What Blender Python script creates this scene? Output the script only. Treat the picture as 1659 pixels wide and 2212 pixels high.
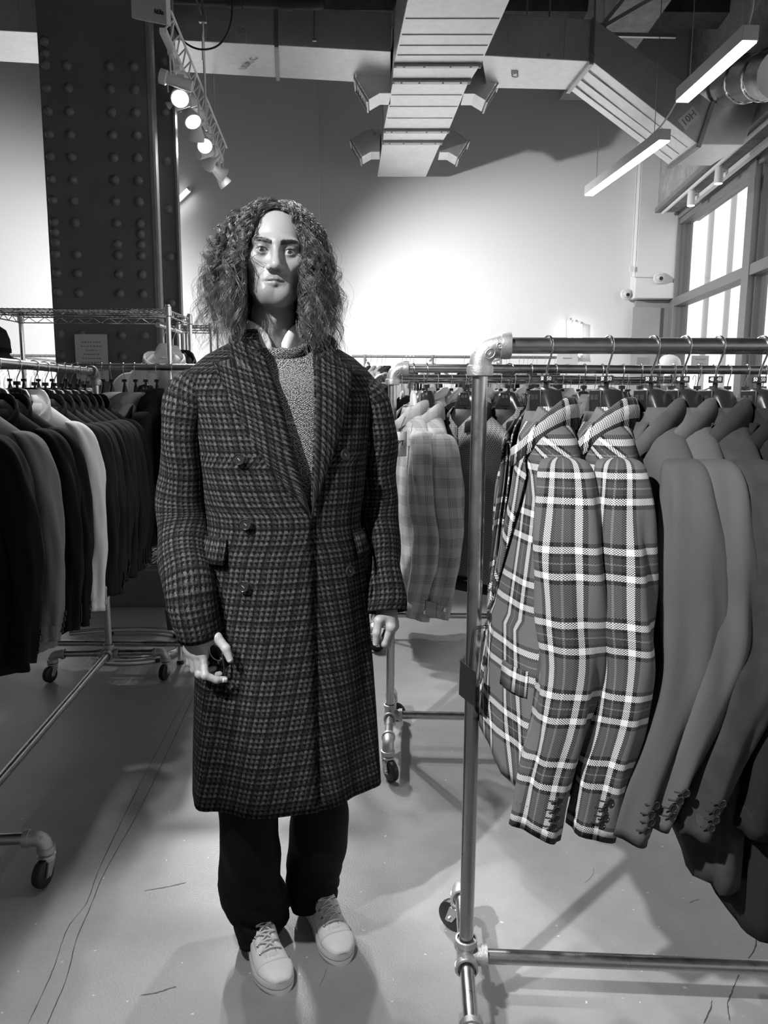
import bpy, bmesh, math, random
import numpy as np
from mathutils import Matrix, Vector
for _o in list(bpy.data.objects): bpy.data.objects.remove(_o)
SC = bpy.context.scene
COL = SC.collection
PI = math.pi
rad = math.radians
random.seed(7); RNG = np.random.default_rng(11)

# ------------------------------------------------------------ camera
CAM_H, PITCH, ROLL, FPX, CX, CY = 1.45, rad(8.6), 0.006, 1662.0, 829.5, 1106.0
_F = Vector((0, math.cos(PITCH), -math.sin(PITCH)))
_U0 = Vector((0, math.sin(PITCH), math.cos(PITCH)))
_R0 = Vector((1, 0, 0))
_R = _R0*math.cos(ROLL)+_U0*math.sin(ROLL)
_U = -_R0*math.sin(ROLL)+_U0*math.cos(ROLL)
cam_data = bpy.data.cameras.new('camera'); cam = bpy.data.objects.new('camera', cam_data); COL.objects.link(cam)
cam.matrix_world = Matrix(((_R.x, _U.x, -_F.x, 0), (_R.y, _U.y, -_F.y, 0), (_R.z, _U.z, -_F.z, CAM_H), (0, 0, 0, 1)))
cam_data.sensor_fit = 'VERTICAL'; cam_data.sensor_height = 36; cam_data.lens = FPX/2212*36
cam_data.clip_start = .02; cam_data.clip_end = 200
SC.camera = cam

# measuring helpers used while laying the room out: where a sight line meets a depth or a height
def ray(px, py): return _F+_R*((px-CX)/FPX)+_U*((CY-py)/FPX)
def atY(px, py, Y):
    d = ray(px, py); return Vector((0, 0, CAM_H))+d*(Y/d.y)
def atZ(px, py, z):
    d = ray(px, py); return Vector((0, 0, CAM_H))+d*((z-CAM_H)/d.z)

# ------------------------------------------------------------ world, lights, exposure
SC.view_settings.view_transform = 'Standard'
SC.view_settings.look = 'None'
SC.view_settings.gamma = 1
SC.view_settings.use_curve_mapping = False
SC.view_settings.exposure = 0.2
W = bpy.data.worlds.new('sky'); SC.world = W; W.use_nodes = True
_wn = W.node_tree.nodes; _wn.clear()
_bg = _wn.new('ShaderNodeBackground'); _out = _wn.new('ShaderNodeOutputWorld')
_bg.inputs[0].default_value = (.9, .9, .9, 1); _bg.inputs[1].default_value = 2.1
W.node_tree.links.new(_bg.outputs[0], _out.inputs[0])

def lamp(kind, name, loc, energy, target=None, size=.1, spot=60, blend=.3, size_y=None):
    d = bpy.data.lights.new(name, kind); d.energy = energy
    if kind == 'AREA':
        d.shape = 'RECTANGLE' if size_y else 'DISK'; d.size = size
        if size_y: d.size_y = size_y
    else: d.shadow_soft_size = size
    if kind == 'SPOT': d.spot_size = rad(spot); d.spot_blend = blend
    o = bpy.data.objects.new(name, d); COL.objects.link(o); o.location = loc
    if target is not None:
        o.rotation_euler = (Vector(target)-Vector(loc)).to_track_quat('-Z', 'Y').to_euler()
    return o
KEY_POS, KEY_AIM = (-1.75, -.35, 3.35), (.45, 1.9, 1.35)
KEY_W, BACK_W, PEND_W, WALL_W = 720, 90, 12, 740
SPOTS_OUT = [   # track heads out of frame: (head position, aim, watts, cone)
    (KEY_POS, KEY_AIM, KEY_W, 38),
    ((-1.0, .9, 3.40), (-.25, 1.74, 0), 190, 26),  # unseen head added to brighten the shoes
    ((-1.55, 3.2, 3.40), (-.4, 1.8, 0), 75, 70),
    ((.0, 3.25, 3.40), (.30, 1.25, 0), 120, 50),
]

# ------------------------------------------------------------ node helpers
class S:                                            # a socket one can do arithmetic with
    def __init__(s, t, k): s.t, s.k = t, k
    def _m(s, op, *a):
        n = s.t.nodes.new('ShaderNodeMath'); n.operation = op
        for i, x in enumerate((s,)+a):
            if isinstance(x, S): s.t.links.new(x.k, n.inputs[i])
            else: n.inputs[i].default_value = x
        return S(s.t, n.outputs[0])
    def __add__(s, o): return s._m('ADD', o)
    def __sub__(s, o): return s._m('SUBTRACT', o)
    def __mul__(s, o): return s._m('MULTIPLY', o)
    __radd__ = __add__; __rmul__ = __mul__
    def __rsub__(s, o): return (s*-1)+o
    def __truediv__(s, o): return s._m('DIVIDE', o)
    def gt(s, o): return s._m('GREATER_THAN', o)
    def lt(s, o): return s._m('LESS_THAN', o)
    def mn(s, o): return s._m('MINIMUM', o)
    def mx(s, o): return s._m('MAXIMUM', o)
    def frac(s): return s._m('FRACT')
    def floor(s): return s._m('FLOOR')
    def abs(s): return s._m('ABSOLUTE')
    def sin(s): return s._m('SINE')
    def pingpong(s, o): return s._m('PINGPONG', o)
    def step(s, a, b):                               # smooth 0..1 from a to b
        n = s.t.nodes.new('ShaderNodeMapRange'); n.interpolation_type = 'SMOOTHSTEP'
        s.t.links.new(s.k, n.inputs[0]); n.inputs[1].default_value = a; n.inputs[2].default_value = b
        return S(s.t, n.outputs[0])
    def lerp(s, a, b): return (s*((b-a) if not isinstance(b, S) and not isinstance(a, S) else (b if isinstance(b, S) else S_const(s.t, b))-a))+a
def S_const(t, v):
    n = t.nodes.new('ShaderNodeValue'); n.outputs[0].default_value = v; return S(t, n.outputs[0])
def mixs(f, a, b):
    return a*(1-f)+b*f if isinstance(a, S) else (f*-1+1)*a+(b*f if isinstance(b, S) else f*b)

class Mt:
    def __init__(m, name, rough=.5, metal=0.0, spec=.5):
        m.mat = bpy.data.materials.new(name); m.mat.use_nodes = True; m.t = m.mat.node_tree
        m.b = m.t.nodes['Principled BSDF']
        m.b.inputs['Roughness'].default_value = rough; m.b.inputs['Metallic'].default_value = metal
        m.b.inputs['Specular IOR Level'].default_value = spec
    def uv(m):
        n = m.t.nodes.new('ShaderNodeTexCoord'); s = m.t.nodes.new('ShaderNodeSeparateXYZ')
        m.t.links.new(n.outputs['UV'], s.inputs[0]); return S(m.t, s.outputs[0]), S(m.t, s.outputs[1])
    def obj(m):
        n = m.t.nodes.new('ShaderNodeTexCoord'); s = m.t.nodes.new('ShaderNodeSeparateXYZ')
        m.t.links.new(n.outputs['Object'], s.inputs[0]); return [S(m.t, s.outputs[i]) for i in range(3)]
    def vec(m, x, y, z=0.0):
        c = m.t.nodes.new('ShaderNodeCombineXYZ')
        for i, q in enumerate((x, y, z)):
            if isinstance(q, S): m.t.links.new(q.k, c.inputs[i])
            else: c.inputs[i].default_value = q
        return c.outputs[0]
    def noise(m, scale, detail=2.0, rough=.5, vec=None, coord='Object', dist=0.0):
        n = m.t.nodes.new('ShaderNodeTexNoise'); n.inputs['Scale'].default_value = scale
        n.inputs['Detail'].default_value = detail; n.inputs['Roughness'].default_value = rough; n.inputs['Distortion'].default_value = dist
        if vec is None:
            c = m.t.nodes.new('ShaderNodeTexCoord'); vec = c.outputs[coord]
        m.t.links.new(vec, n.inputs['Vector']); return S(m.t, n.outputs['Fac'])
    def col(m, s):
        c = m.t.nodes.new('ShaderNodeCombineColor')
        for i in range(3):
            if isinstance(s, S): m.t.links.new(s.k, c.inputs[i])
            else: c.inputs[i].default_value = s
        m.t.links.new(c.outputs[0], m.b.inputs['Base Color']); return m
    def rough(m, s): m.t.links.new(s.k, m.b.inputs['Roughness']); return m
    def bump(m, s, strength=.3, dist=.002):
        n = m.t.nodes.new('ShaderNodeBump'); n.inputs['Strength'].default_value = strength; n.inputs['Distance'].default_value = dist
        m.t.links.new(s.k, n.inputs['Height']); m.t.links.new(n.outputs[0], m.b.inputs['Normal']); return m
    def attr(m, name):
        n = m.t.nodes.new('ShaderNodeAttribute'); n.attribute_name = name; return S(m.t, n.outputs['Fac'])

def plain(name, c, rough=.5, metal=0.0, var=0.0, scale=8.0, bump=0.0, bscale=200.0, detail=3.0):
    m = Mt(name, rough, metal)
    if var: m.col((m.noise(scale, detail)-.5)*(2*var*c)+c)
    else: m.col(c)
    if bump: m.bump(m.noise(bscale, 2), bump, .002)
    return m.mat
def cloth(name, c, var=.15, fleck=0.0, weave=900.0, rough=.9, bump=.25):
    m = Mt(name, rough, 0, .25)
    k = (m.noise(6, 3)-.5)*(2*var*c)+c
    if fleck: k = k+m.noise(700, 1, coord='UV').step(.6, .8)*fleck
    m.col(k); m.bump(m.noise(weave, 1, coord='UV'), bump, .001); return m.mat
def glow(name, c, e):
    m = Mt(name, .6); m.col(c); m.b.inputs['Emission Color'].default_value = (1, 1, 1, 1); m.b.inputs['Emission Strength'].default_value = e
    return m.mat

# ------------------------------------------------------------ object helpers
XF = {}
def _setprops(o, label, cat, group, kind):
    if label: o['label'] = label
    if cat: o['category'] = cat
    if group: o['group'] = group
    if kind: o['kind'] = kind
def thing(name, label, cat, loc=(0, 0, 0), rz=0.0, group=None, rot=None):
    o = bpy.data.objects.new(name, None); COL.objects.link(o); o.empty_display_size = .1
    o.location = loc; o.rotation_euler = rot if rot else (0, 0, rz)
    _setprops(o, label, cat, group, None)
    XF[o] = Matrix.LocRotScale(Vector(loc), o.rotation_euler, None); return o
def copy_tree(o, loc=None, rz=None, label=None, group=None, parent=None, scale=None):
    c = o.copy(); COL.objects.link(c)
    if parent is not None: c.parent = parent
    if loc is not None: c.location = loc
    if rz is not None: c.rotation_euler = (0, 0, rz)
    if scale is not None: c.scale = scale
    if label: c['label'] = label
    if group: c['group'] = group
    for ch in KIDS.get(o, []): copy_tree(ch, parent=c)
    return c
KIDS = {}
_ring_cache = {}
def circ(n):
    if n not in _ring_cache: _ring_cache[n] = [(math.cos(2*PI*i/n), math.sin(2*PI*i/n)) for i in range(n)]
    return _ring_cache[n]

class MB:
    def __init__(s): s.v = []; s.f = []; s.uv = []; s.has_uv = False
    def add(s, vs, fs, uvs=None):
        b = len(s.v); s.v += [tuple(x) for x in vs]; s.f += [tuple(i+b for i in q) for q in fs]
        if uvs is not None: s.uv += uvs; s.has_uv = True
        else: s.uv += [None]*len(fs)
        return s
    def box(s, c, size, M=None):
        x, y, z = (q/2 for q in size); vs = []
        for dx in (-x, x):
            for dy in (-y, y):
                for dz in (-z, z): vs.append(Vector((dx, dy, dz)))
        if M is not None: vs = [M@q for q in vs]
        c = Vector(c); vs = [q+c for q in vs]
        return s.add(vs, [(0, 1, 3, 2), (4, 6, 7, 5), (0, 4, 5, 1), (2, 3, 7, 6), (0, 2, 6, 4), (1, 5, 7, 3)])
    def hexa(s, bottom, top):                        # 4 + 4 corner points
        return s.add(list(bottom)+list(top), [(3, 2, 1, 0), (4, 5, 6, 7), (0, 1, 5, 4), (1, 2, 6, 5), (2, 3, 7, 6), (3, 0, 4, 7)])
    def bar(s, a, b, w, h, up=(0, 0, 1)):            # a straight bar of rectangular section
        a, b = Vector(a), Vector(b); d = (b-a).normalized(); r = d.cross(Vector(up)).normalized()*(w/2); u = r.cross(d).normalized()*(h/2)
        q = lambda p: [p-r-u, p+r-u, p+r+u, p-r+u]
        return s.hexa(q(a), q(b))
    def rings(s, rs, closed=True, cap0=False, cap1=False, uvs=None):
        n = len(rs[0]); vs = [p for r in rs for p in r]; fs = []; fu = [] if uvs is not None else None
        for i in range(len(rs)-1):
            for j in range(n if closed else n-1):
                k = (j+1) % n
                fs.append((i*n+j, i*n+k, (i+1)*n+k, (i+1)*n+j))
                if fu is not None:
                    k2 = j+1
                    fu.append([uvs[i][j], uvs[i][k2], uvs[i+1][k2], uvs[i+1][j]])
        if cap0: fs.append(tuple(range(n-1, -1, -1))); fu is not None and fu.append([uvs[0][j] for j in range(n-1, -1, -1)])
        if cap1: fs.append(tuple((len(rs)-1)*n+j for j in range(n))); fu is not None and fu.append([uvs[-1][j] for j in range(n)])
        return s.add(vs, fs, fu)
    def tube(s, pts, r, n=8, caps=True, closed=False):
        pts = [Vector(p) for p in pts]; N = len(pts); rr = r if isinstance(r, (list, tuple)) else [r]*N
        tan = []
        for i in range(N):
            a = pts[(i-1) % N if closed else max(i-1, 0)]; b = pts[(i+1) % N if closed else min(i+1, N-1)]
            tan.append((b-a).normalized())
        up = Vector((0, 0, 1)) if abs(tan[0].z) < .9 else Vector((1, 0, 0))
        x = tan[0].cross(up).normalized(); out = []
        for i in range(N):
            x = (x-tan[i]*x.dot(tan[i])).normalized(); y = tan[i].cross(x)
            out.append([pts[i]+(x*c+y*d)*rr[i] for c, d in circ(n)])
        if closed: out.append(out[0])
        return s.rings(out, True, caps and not closed, caps and not closed)
    def lathe(s, prof, c=(0, 0, 0), axis=(0, 0, 1), n=16, cap=True):
        q = Vector((0, 0, 1)).rotation_difference(Vector(axis).normalized()); c = Vector(c)
        rs = [[c+q@Vector((r*a, r*b, z)) for a, b in circ(n)] for r, z in prof]
        return s.rings(rs, True, cap, cap)
    def ball(s, c, r, n=12, m=8, M=None):
        rx, ry, rz = r if isinstance(r, (tuple, list)) else (r, r, r); c = Vector(c); vs = []; fs = []
        for i in range(m+1):
            t = PI*i/m
            for a, b in circ(n):
                p = Vector((rx*math.sin(t)*a, ry*math.sin(t)*b, -rz*math.cos(t)))
                vs.append(c+(M@p if M is not None else p))
        for i in range(m):
            for j in range(n): fs.append((i*n+j, i*n+(j+1) % n, (i+1)*n+(j+1) % n, (i+1)*n+j))
        return s.add(vs, fs)
    def prism(s, poly, a, b):                        # outline of (p, q) pairs between two maps a(p,q), b(p,q)
        n = len(poly); vs = [a(*p) for p in poly]+[b(*p) for p in poly]
        fs = [tuple(range(n-1, -1, -1)), tuple(range(n, 2*n))]+[(i, (i+1) % n, n+(i+1) % n, n+i) for i in range(n)]
        return s.add(vs, fs)
    def build(s, name, mat, parent=None, smooth=40, bevel=0.0, solid=0.0, local=False, sub=0, **props):
        vs = s.v
        if parent is not None and not local:
            Mi = XF[parent].inverted(); vs = [tuple(Mi@Vector(p)) for p in vs]
        me = bpy.data.meshes.new(name); me.from_pydata(vs, [], s.f)
        if s.has_uv:
            L = me.uv_layers.new(name='UVMap'); flat = []
            for q, u in zip(s.f, s.uv):
                for k in range(len(q)): flat += list(u[k]) if u else [0.0, 0.0]
            L.data.foreach_set('uv', flat)
        return link_mesh(name, me, mat, parent, smooth, bevel, solid, sub, **props)
def link_mesh(name, me, mat, parent=None, smooth=40, bevel=0.0, solid=0.0, sub=0, fixn=True, label=None, cat=None, group=None, kind=None):
    if fixn:
        bm = bmesh.new(); bm.from_mesh(me); bmesh.ops.remove_doubles(bm, verts=bm.verts, dist=1e-6)
        bmesh.ops.recalc_face_normals(bm, faces=bm.faces); bm.to_mesh(me); bm.free()
    if mat is not None: me.materials.append(mat)
    if smooth:
        me.shade_smooth()
        if smooth < 180: me.set_sharp_from_angle(angle=rad(smooth))
    o = bpy.data.objects.new(name, me); COL.objects.link(o)
    if parent is not None:
        o.parent = parent; KIDS.setdefault(parent, []).append(o); XF[o] = XF[parent]
    else: XF[o] = Matrix.Identity(4)
    if solid:
        q = o.modifiers.new('solid', 'SOLIDIFY'); q.thickness = solid; q.offset = -1
    if bevel:
        q = o.modifiers.new('bevel', 'BEVEL'); q.width = bevel; q.segments = 2; q.limit_method = 'ANGLE'
    if sub:
        q = o.modifiers.new('sub', 'SUBSURF'); q.levels = sub; q.render_levels = sub
    _setprops(o, label, cat, group, kind); return o
def text_mesh(txt, size, M, depth=.0006, bold=False):   # lettering as a thin solid; M places the text plane
    c = bpy.data.curves.new('t', 'FONT'); c.body = txt; c.size = size; c.extrude = depth; c.align_x = 'CENTER'; c.align_y = 'CENTER'; c.resolution_u = 2
    if bold: c.offset = size*.018
    o = bpy.data.objects.new('t', c); COL.objects.link(o)
    dg = bpy.context.evaluated_depsgraph_get(); dg.update()
    me = bpy.data.meshes.new_from_object(o.evaluated_get(dg)); bpy.data.objects.remove(o)
    vs = [M@v.co for v in me.vertices]; fs = [tuple(p.vertices) for p in me.polygons]
    b = MB(); b.add(vs, fs); return b
def frame(o, x, y):                                   # matrix with text x axis and y axis
    x, y = Vector(x).normalized(), Vector(y).normalized(); z = x.cross(y); o = Vector(o)
    return Matrix(((x.x, y.x, z.x, o.x), (x.y, y.y, z.y, o.y), (x.z, y.z, z.z, o.z), (0, 0, 0, 1)))
def lerp(a, b, t): return a+(b-a)*t
def smooth01(t): t = min(1, max(0, t)); return t*t*(3-2*t)
def interp(x, xs, ys): return float(np.interp(x, xs, ys))
def crom(pts, k=6):                                  # a smooth path through points
    P = [Vector(p) for p in pts]; out = []
    for i in range(len(P)-1):
        a, b, c, d = P[max(i-1, 0)], P[i], P[i+1], P[min(i+2, len(P)-1)]
        for j in range(k):
            t = j/k; out.append(.5*((2*b)+(c-a)*t+(2*a-5*b+4*c-d)*t*t+(3*b-3*c+d-a)*t**3))
    out.append(P[-1]); return out
# ============================================================ materials of the setting
def floor_mat():
    m = Mt('polished_concrete', .42, 0, .45)
    big = m.noise(.8, 4, .55); mid = m.noise(7, 5, .6); fine = m.noise(120, 2)
    c = (big-.5)*.16+(mid-.5)*.10+(fine-.5)*.045+.285
    speck = m.noise(55, 1).step(.755, .78)
    m.col(mixs(speck*.6, c, .7)); m.rough((mid-.5)*.25+.40); m.bump(m.noise(190, 2)+mid*.5, .22, .003); return m.mat
FLOOR_M = floor_mat()
WALL_M = plain('white_wall_paint', .74, .8, var=.03, scale=1.2, bump=.05, bscale=60)
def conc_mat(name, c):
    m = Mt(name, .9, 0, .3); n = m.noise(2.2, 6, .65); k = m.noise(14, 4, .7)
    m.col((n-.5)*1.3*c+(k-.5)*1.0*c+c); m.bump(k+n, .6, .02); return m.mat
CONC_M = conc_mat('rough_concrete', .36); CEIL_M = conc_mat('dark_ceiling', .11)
STEEL_DARK = plain('dark_painted_steel', .15, .45, 0, var=.25, scale=5, bump=.25, bscale=45)
RIVET_M = plain('rivet_paint', .18, .4, 0, var=.2, scale=20)
EDGE_M = plain('worn_edge_paint', .22, .5, 0, var=.3, scale=14)
FRAME_M = plain('window_frame_paint', .25, .5, .3)
def galv_mat(name, c, r):
    m = Mt(name, r, 1.0); n = m.noise(3, 4, .6); k = m.noise(18, 3)
    m.col((n-.5)*.25*c+(k-.5)*.2*c+c); m.rough((n-.5)*.2+r); return m.mat
DUCT_M = galv_mat('galvanised_duct', .80, .44); FLANGE_M = galv_mat('duct_flange', .45, .4)
ROD_M = plain('zinc_rod', .5, .4, 1)
CABLE_M = plain('black_cable', .015, .6); GREYCABLE_M = plain('grey_cable', .5, .6)
LAMP_WHITE = plain('white_lamp_enamel', .75, .4)
HOUSING_M = plain('silver_light_housing', .55, .45, .2)
PAPER_M = plain('printed_paper', .62, .8); CARD_M = plain('white_card', .8, .7)
INK_M = plain('black_ink', .02, .7); GREYINK_M = plain('grey_ink', .3, .7)
PENDANT_GLOW = glow('pendant_diffuser', .9, PEND_W)
TUBE_GLOW = glow('glowing_tube', .9, 6); BULB_GLOW = glow('lit_lamp_face', .9, 22)
WOOD_M = plain('panel_grey', .33, .6, var=.12, scale=6)
def glass_mat():
    mt = bpy.data.materials.new('window_glass'); mt.use_nodes = True; t = mt.node_tree; t.nodes.clear()
    o = t.nodes.new('ShaderNodeOutputMaterial'); mx = t.nodes.new('ShaderNodeMixShader'); a = t.nodes.new('ShaderNodeBsdfTransparent'); g = t.nodes.new('ShaderNodeBsdfGlossy')
    a.inputs[0].default_value = (.9, .9, .9, 1); g.inputs['Roughness'].default_value = .02; mx.inputs[0].default_value = .07
    t.links.new(a.outputs[0], mx.inputs[1]); t.links.new(g.outputs[0], mx.inputs[2]); t.links.new(mx.outputs[0], o.inputs[0]); return mt
GLASS_M = glass_mat()

# ============================================================ the setting
ZC = 5.9                                             # ceiling height
YB = 9.6                                             # back wall
WA = Vector((atY(1455, 760, 9.5).x, 9.6, 0)); WD = Vector((.0885, 1, 0)).normalized(); WN = Vector((-WD.y, WD.x, 0))  # right wall: corner, direction, inward normal
def wallp(t, off=0.0, z=0.0): p = WA-WD*t+WN*off; p.z = z; return p
def wall_t(px):                                      # where a sight line of this picture column meets the right wall
    d = ray(px, 850); u = d.x/d.y; return (WA.x-u*WA.y)/(WD.x-u*WD.y)
STRUCT = dict(kind='structure')
fl = MB(); fl.box((-1.5, 3.4, -.05), (15, 13.4, .1)); floor = fl.build('floor', FLOOR_M, smooth=0, **STRUCT)
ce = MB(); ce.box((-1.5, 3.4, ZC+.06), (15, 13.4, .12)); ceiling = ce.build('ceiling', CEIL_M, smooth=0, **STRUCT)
seam = atY(688, 300, YB).x
xr = atY(1372, 560, YB).x
w = MB(); w.box(((seam-9)/2, YB+.07, ZC/2), (seam+9, .16, ZC)); w.box(((seam+WA.x+.04)/2, YB+.1, ZC/2), (WA.x+.04-seam, .16, ZC))
wall_back = w.build('wall_back', WALL_M, smooth=0, **STRUCT)
w = MB(); w.box((-8.95, 3.4, ZC/2), (.1, 13.4, ZC)); wall_left = w.build('wall_left', WALL_M, smooth=0, **STRUCT)
w = MB(); w.box((-1.5, -3.25, ZC/2), (15, .1, ZC)); w.build('wall_front', WALL_M, smooth=0, **STRUCT)
# right wall: sill wall below, concrete spandrel above, protruding beam
TE = 13.4; ZH, ZT, ZS = 3.45, 2.57, .75
w = MB()
q = lambda t0, t1, o0, o1, z0, z1: w.hexa([wallp(t0, o0, z0), wallp(t1, o0, z0), wallp(t1, o1, z0), wallp(t0, o1, z0)], [wallp(t0, o0, z1), wallp(t1, o0, z1), wallp(t1, o1, z1), wallp(t0, o1, z1)])
q(-.2, TE, -.3, 0, 0, ZS); q(-.2, TE, -.3, .0, ZH+.12, ZC)
wall_right = w.build('wall_right', CONC_M, smooth=0, **STRUCT)
w = MB(); q(-.1, TE, 0, .30, ZH+.14, 4.5)
beam = w.build('trim_1', CONC_M, smooth=0, **STRUCT)
w = MB(); q(-.1, TE, .30, .33, ZH+.13, ZH+.18); q(-.1, TE, .02, .06, ZH+.06, ZH+.14); w.build('trim_2', EDGE_M, smooth=0, **STRUCT)
# windows: two wide bays
tm = wall_t(1604); TB = [0.12, tm, tm+2.35, tm+4.7, tm+7.05]
for i in range(4):
    t0, t1 = TB[i], TB[i+1]; w = MB(); hw = .085
    q(t0-hw, t0+hw, -.12, .06, ZS, ZH+.12)
    if i == 3: q(t1-hw, t1+hw, -.12, .06, ZS, ZH+.12)
    q(t0, t1, -.1, .04, ZH, ZH+.12); q(t0, t1, -.1, .05, ZT-.05, ZT+.05); q(t0, t1, -.1, .08, ZS-.02, ZS+.06)
    win = w.build('window_%d' % (i+1), FRAME_M, smooth=0, bevel=.006, **STRUCT)
    w = MB(); q(t0+hw, t1-hw, -.03, -.02, ZT+.05, ZH); w.build('pane', GLASS_M, win, smooth=0)
    w = MB(); q(t0+hw, t1-hw, -.03, -.02, ZS+.06, ZT-.05); w.build('pane', GLASS_M, win, smooth=0)
    w = MB(); q(t0+hw, t0+hw+.03, -.05, .0, ZS, ZH); q(t1-hw-.03, t1-hw, -.05, 0, ZS, ZH); w.build('glazing_bead', STEEL_DARK, win, smooth=0)
# outside: pavement, pale building, poles
w = MB(); w.box((15, 6, -.2), (20, 40, .1)); w.build('ground', plain('pavement', .5, .9, var=.1), smooth=0, **STRUCT)
bld = thing('building', 'pale building with tall piers outside the big window', 'building', (16, 14, -.15))
w = MB(); w.box((17, 16, 3), (3, 26, 6.2)); w.build('facade', plain('pale_facade', .85, .9, var=.04), bld, smooth=0)
for k in range(8):
    w = MB(); w.box((15.4, 6+k*2.9, 3), (.3, .5, 6.2)); w.build('pier', plain('pale_pier', .7, .9), bld, smooth=0)
for k, px in enumerate((1515, 1560)):
    d = ray(px, 800); p = Vector((0, 0, 0))+d*(12.5/d.y); pl = thing('pole', ['slim pole outside the window nearer the corner', 'slim pole outside the window nearer the wide mullion'][k], 'pole', (p.x, p.y, -.15))
    w = MB(); w.tube([(p.x, p.y, -.15), (p.x, p.y, 6)], .045, 10); w.build('shaft', plain('grey_pole', .45, .6), pl)
    w = MB(); w.lathe([(.12, 0), (.12, .03), (.06, .08)], (p.x, p.y, -.15), n=12); w.build('base', plain('grey_pole_base', .4, .6), pl)
# bulkhead in the corner with a grey metal panel below it
x0, x1 = atY(1368, 600, YB-.1).x, WA.x-.02; zb = atY(1400, 645, YB-.15).z
w = MB(); w.box(((x0+x1)/2, YB-.08, (zb+4.4)/2), (x1-x0, .2, 4.4-zb)); w.build('trim_3', WALL_M, smooth=0, bevel=.01, **STRUCT)
pn = thing('metal_panel', 'grey metal panel door in the corner beneath the white bulkhead', 'panel', ((x0+x1)/2, YB, 0))
w = MB(); w.box(((x0+x1)/2+.03, YB-.0, zb/2), (x1-x0-.06, .06, zb-.01)); w.build('frame', WOOD_M, pn, smooth=0, bevel=.006)
w = MB(); w.box(((x0+x1)/2-.06, YB-.045, zb/2-.03), ((x1-x0)*.66, .03, zb-.12)); w.build('door', plain('panel_door_grey', .38, .55, var=.15, scale=4), pn, smooth=0, bevel=.004)
w = MB(); w.box(((x0+x1)/2+.06, YB-.065, 1.1), (.03, .03, .14)); w.build('handle', STEEL_DARK, pn, smooth=0, bevel=.004)
# cable conduit and two small dome cameras
xc = atY(1374, 400, YB-.2).x; zj = atY(1368, 598, YB-.2).z
cd = thing('conduit', 'thin white conduit running down the corner to the dome cameras', 'conduit', (xc, YB-.2, 3))
w = MB(); w.tube([(xc, YB-.2, 4.3), (xc, YB-.2, zj), (atY(1425, 600, YB-.2).x, YB-.2, zj)], .008, 8); w.build('pipe', LAMP_WHITE, cd)
w = MB(); w.box((xc, YB-.195, zj+.09), (.05, .03, .06)); w.build('junction_box', LAMP_WHITE, cd, bevel=.004)
for (px, py, lb) in ((1423, 601, 'white dome camera on the bulkhead beside the window'), (1352, 636, 'white dome camera at the bulkhead lower left corner')):
    c = atY(px, py, YB-.19 if px > 1400 else YB-.05); t = thing('dome_camera', lb, 'camera', c)
    w = MB(); w.lathe([(.068, 0), (.068, .02), (.06, .035)], c, (0, -1, 0), 20); w.build('base', LAMP_WHITE, t)
    w = MB(); w.ball(c+Vector((0, -.03, 0)), .05, 16, 10); w.build('dome', plain('dome_white', .6, .2), t)
    w = MB(); w.lathe([(.02, 0), (.02, .02), (.012, .025)], c+Vector((.0, -.068, -.01)), (.2, -1, -.2), 14); w.build('lens', CABLE_M, t)
# ceiling beams and pipes overhead
for k, (y, z0) in enumerate(((6.9, 5.2), (8.4, 5.2), (4.6, 5.2))):
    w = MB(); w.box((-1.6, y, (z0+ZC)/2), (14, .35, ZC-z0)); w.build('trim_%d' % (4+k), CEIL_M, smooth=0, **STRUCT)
w = MB(); w.box((2.2, 4.6, 5.3), (.45, 9.6, 1.0)); w.build('trim_7', CONC_M, smooth=0, **STRUCT)

# floor cracks and scuffs: thin grooves and strokes
CRACK_M = plain('crack_dark', .05, .9); SCUFF_M = plain('scuff_dark', .12, .7)
def stroke(name, pix, wd, mat):
    P = [atZ(x, y, .0006) for x, y in pix]; P = crom(P, 6); vs = []; fs = []
    for i, p in enumerate(P):
        a, b = P[max(0, i-1)], P[min(len(P)-1, i+1)]; n = Vector((-(b-a).y, (b-a).x, 0)).normalized()*(wd/2*random.uniform(.5, 1.2)*(1 if 0 < i < len(P)-1 else .15))
        j = Vector((random.uniform(-1, 1), random.uniform(-1, 1), 0))*wd*.3
        vs += [p+n+j, p-n+j]
    for i in range(len(P)-1): fs.append((2*i, 2*i+1, 2*i+3, 2*i+2))
    MB().add(vs, fs).build(name, mat, floor, smooth=0)
stroke('floor_crack', [(415, 1480), (330, 1640), (255, 1790), (213, 1880), (187, 1950), (146, 2005), (120, 2080), (95, 2140), (60, 2212)], .0022, CRACK_M)
stroke('floor_crack', [(420, 1500), (350, 1650), (290, 1770), (228, 1880), (195, 1960), (165, 2030), (145, 2110), (120, 2170), (100, 2215)], .0022, CRACK_M)
stroke('floor_crack', [(1642, 1985), (1636, 2020), (1630, 2050), (1608, 2085), (1590, 2120), (1578, 2150), (1572, 2170), (1577, 2205)], .003, CRACK_M)
stroke('floor_crack', [(1538, 2160), (1535, 2180), (1520, 2212)], .003, CRACK_M)
stroke('scuff_mark', [(311, 1924), (360, 1916), (402, 1906)], .004, SCUFF_M)
stroke('scuff_mark', [(303, 2150), (345, 2142), (381, 2130)], .004, SCUFF_M)
stroke('scuff_mark', [(1262, 1908), (1280, 1890), (1282, 1875)], .0015, SCUFF_M)
stroke('scuff_mark', [(1490, 1950), (1500, 1945), (1512, 1942)], .0025, SCUFF_M)
stroke('scuff_mark', [(690, 2130), (700, 2110), (706, 2090)], .0015, SCUFF_M)

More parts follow.
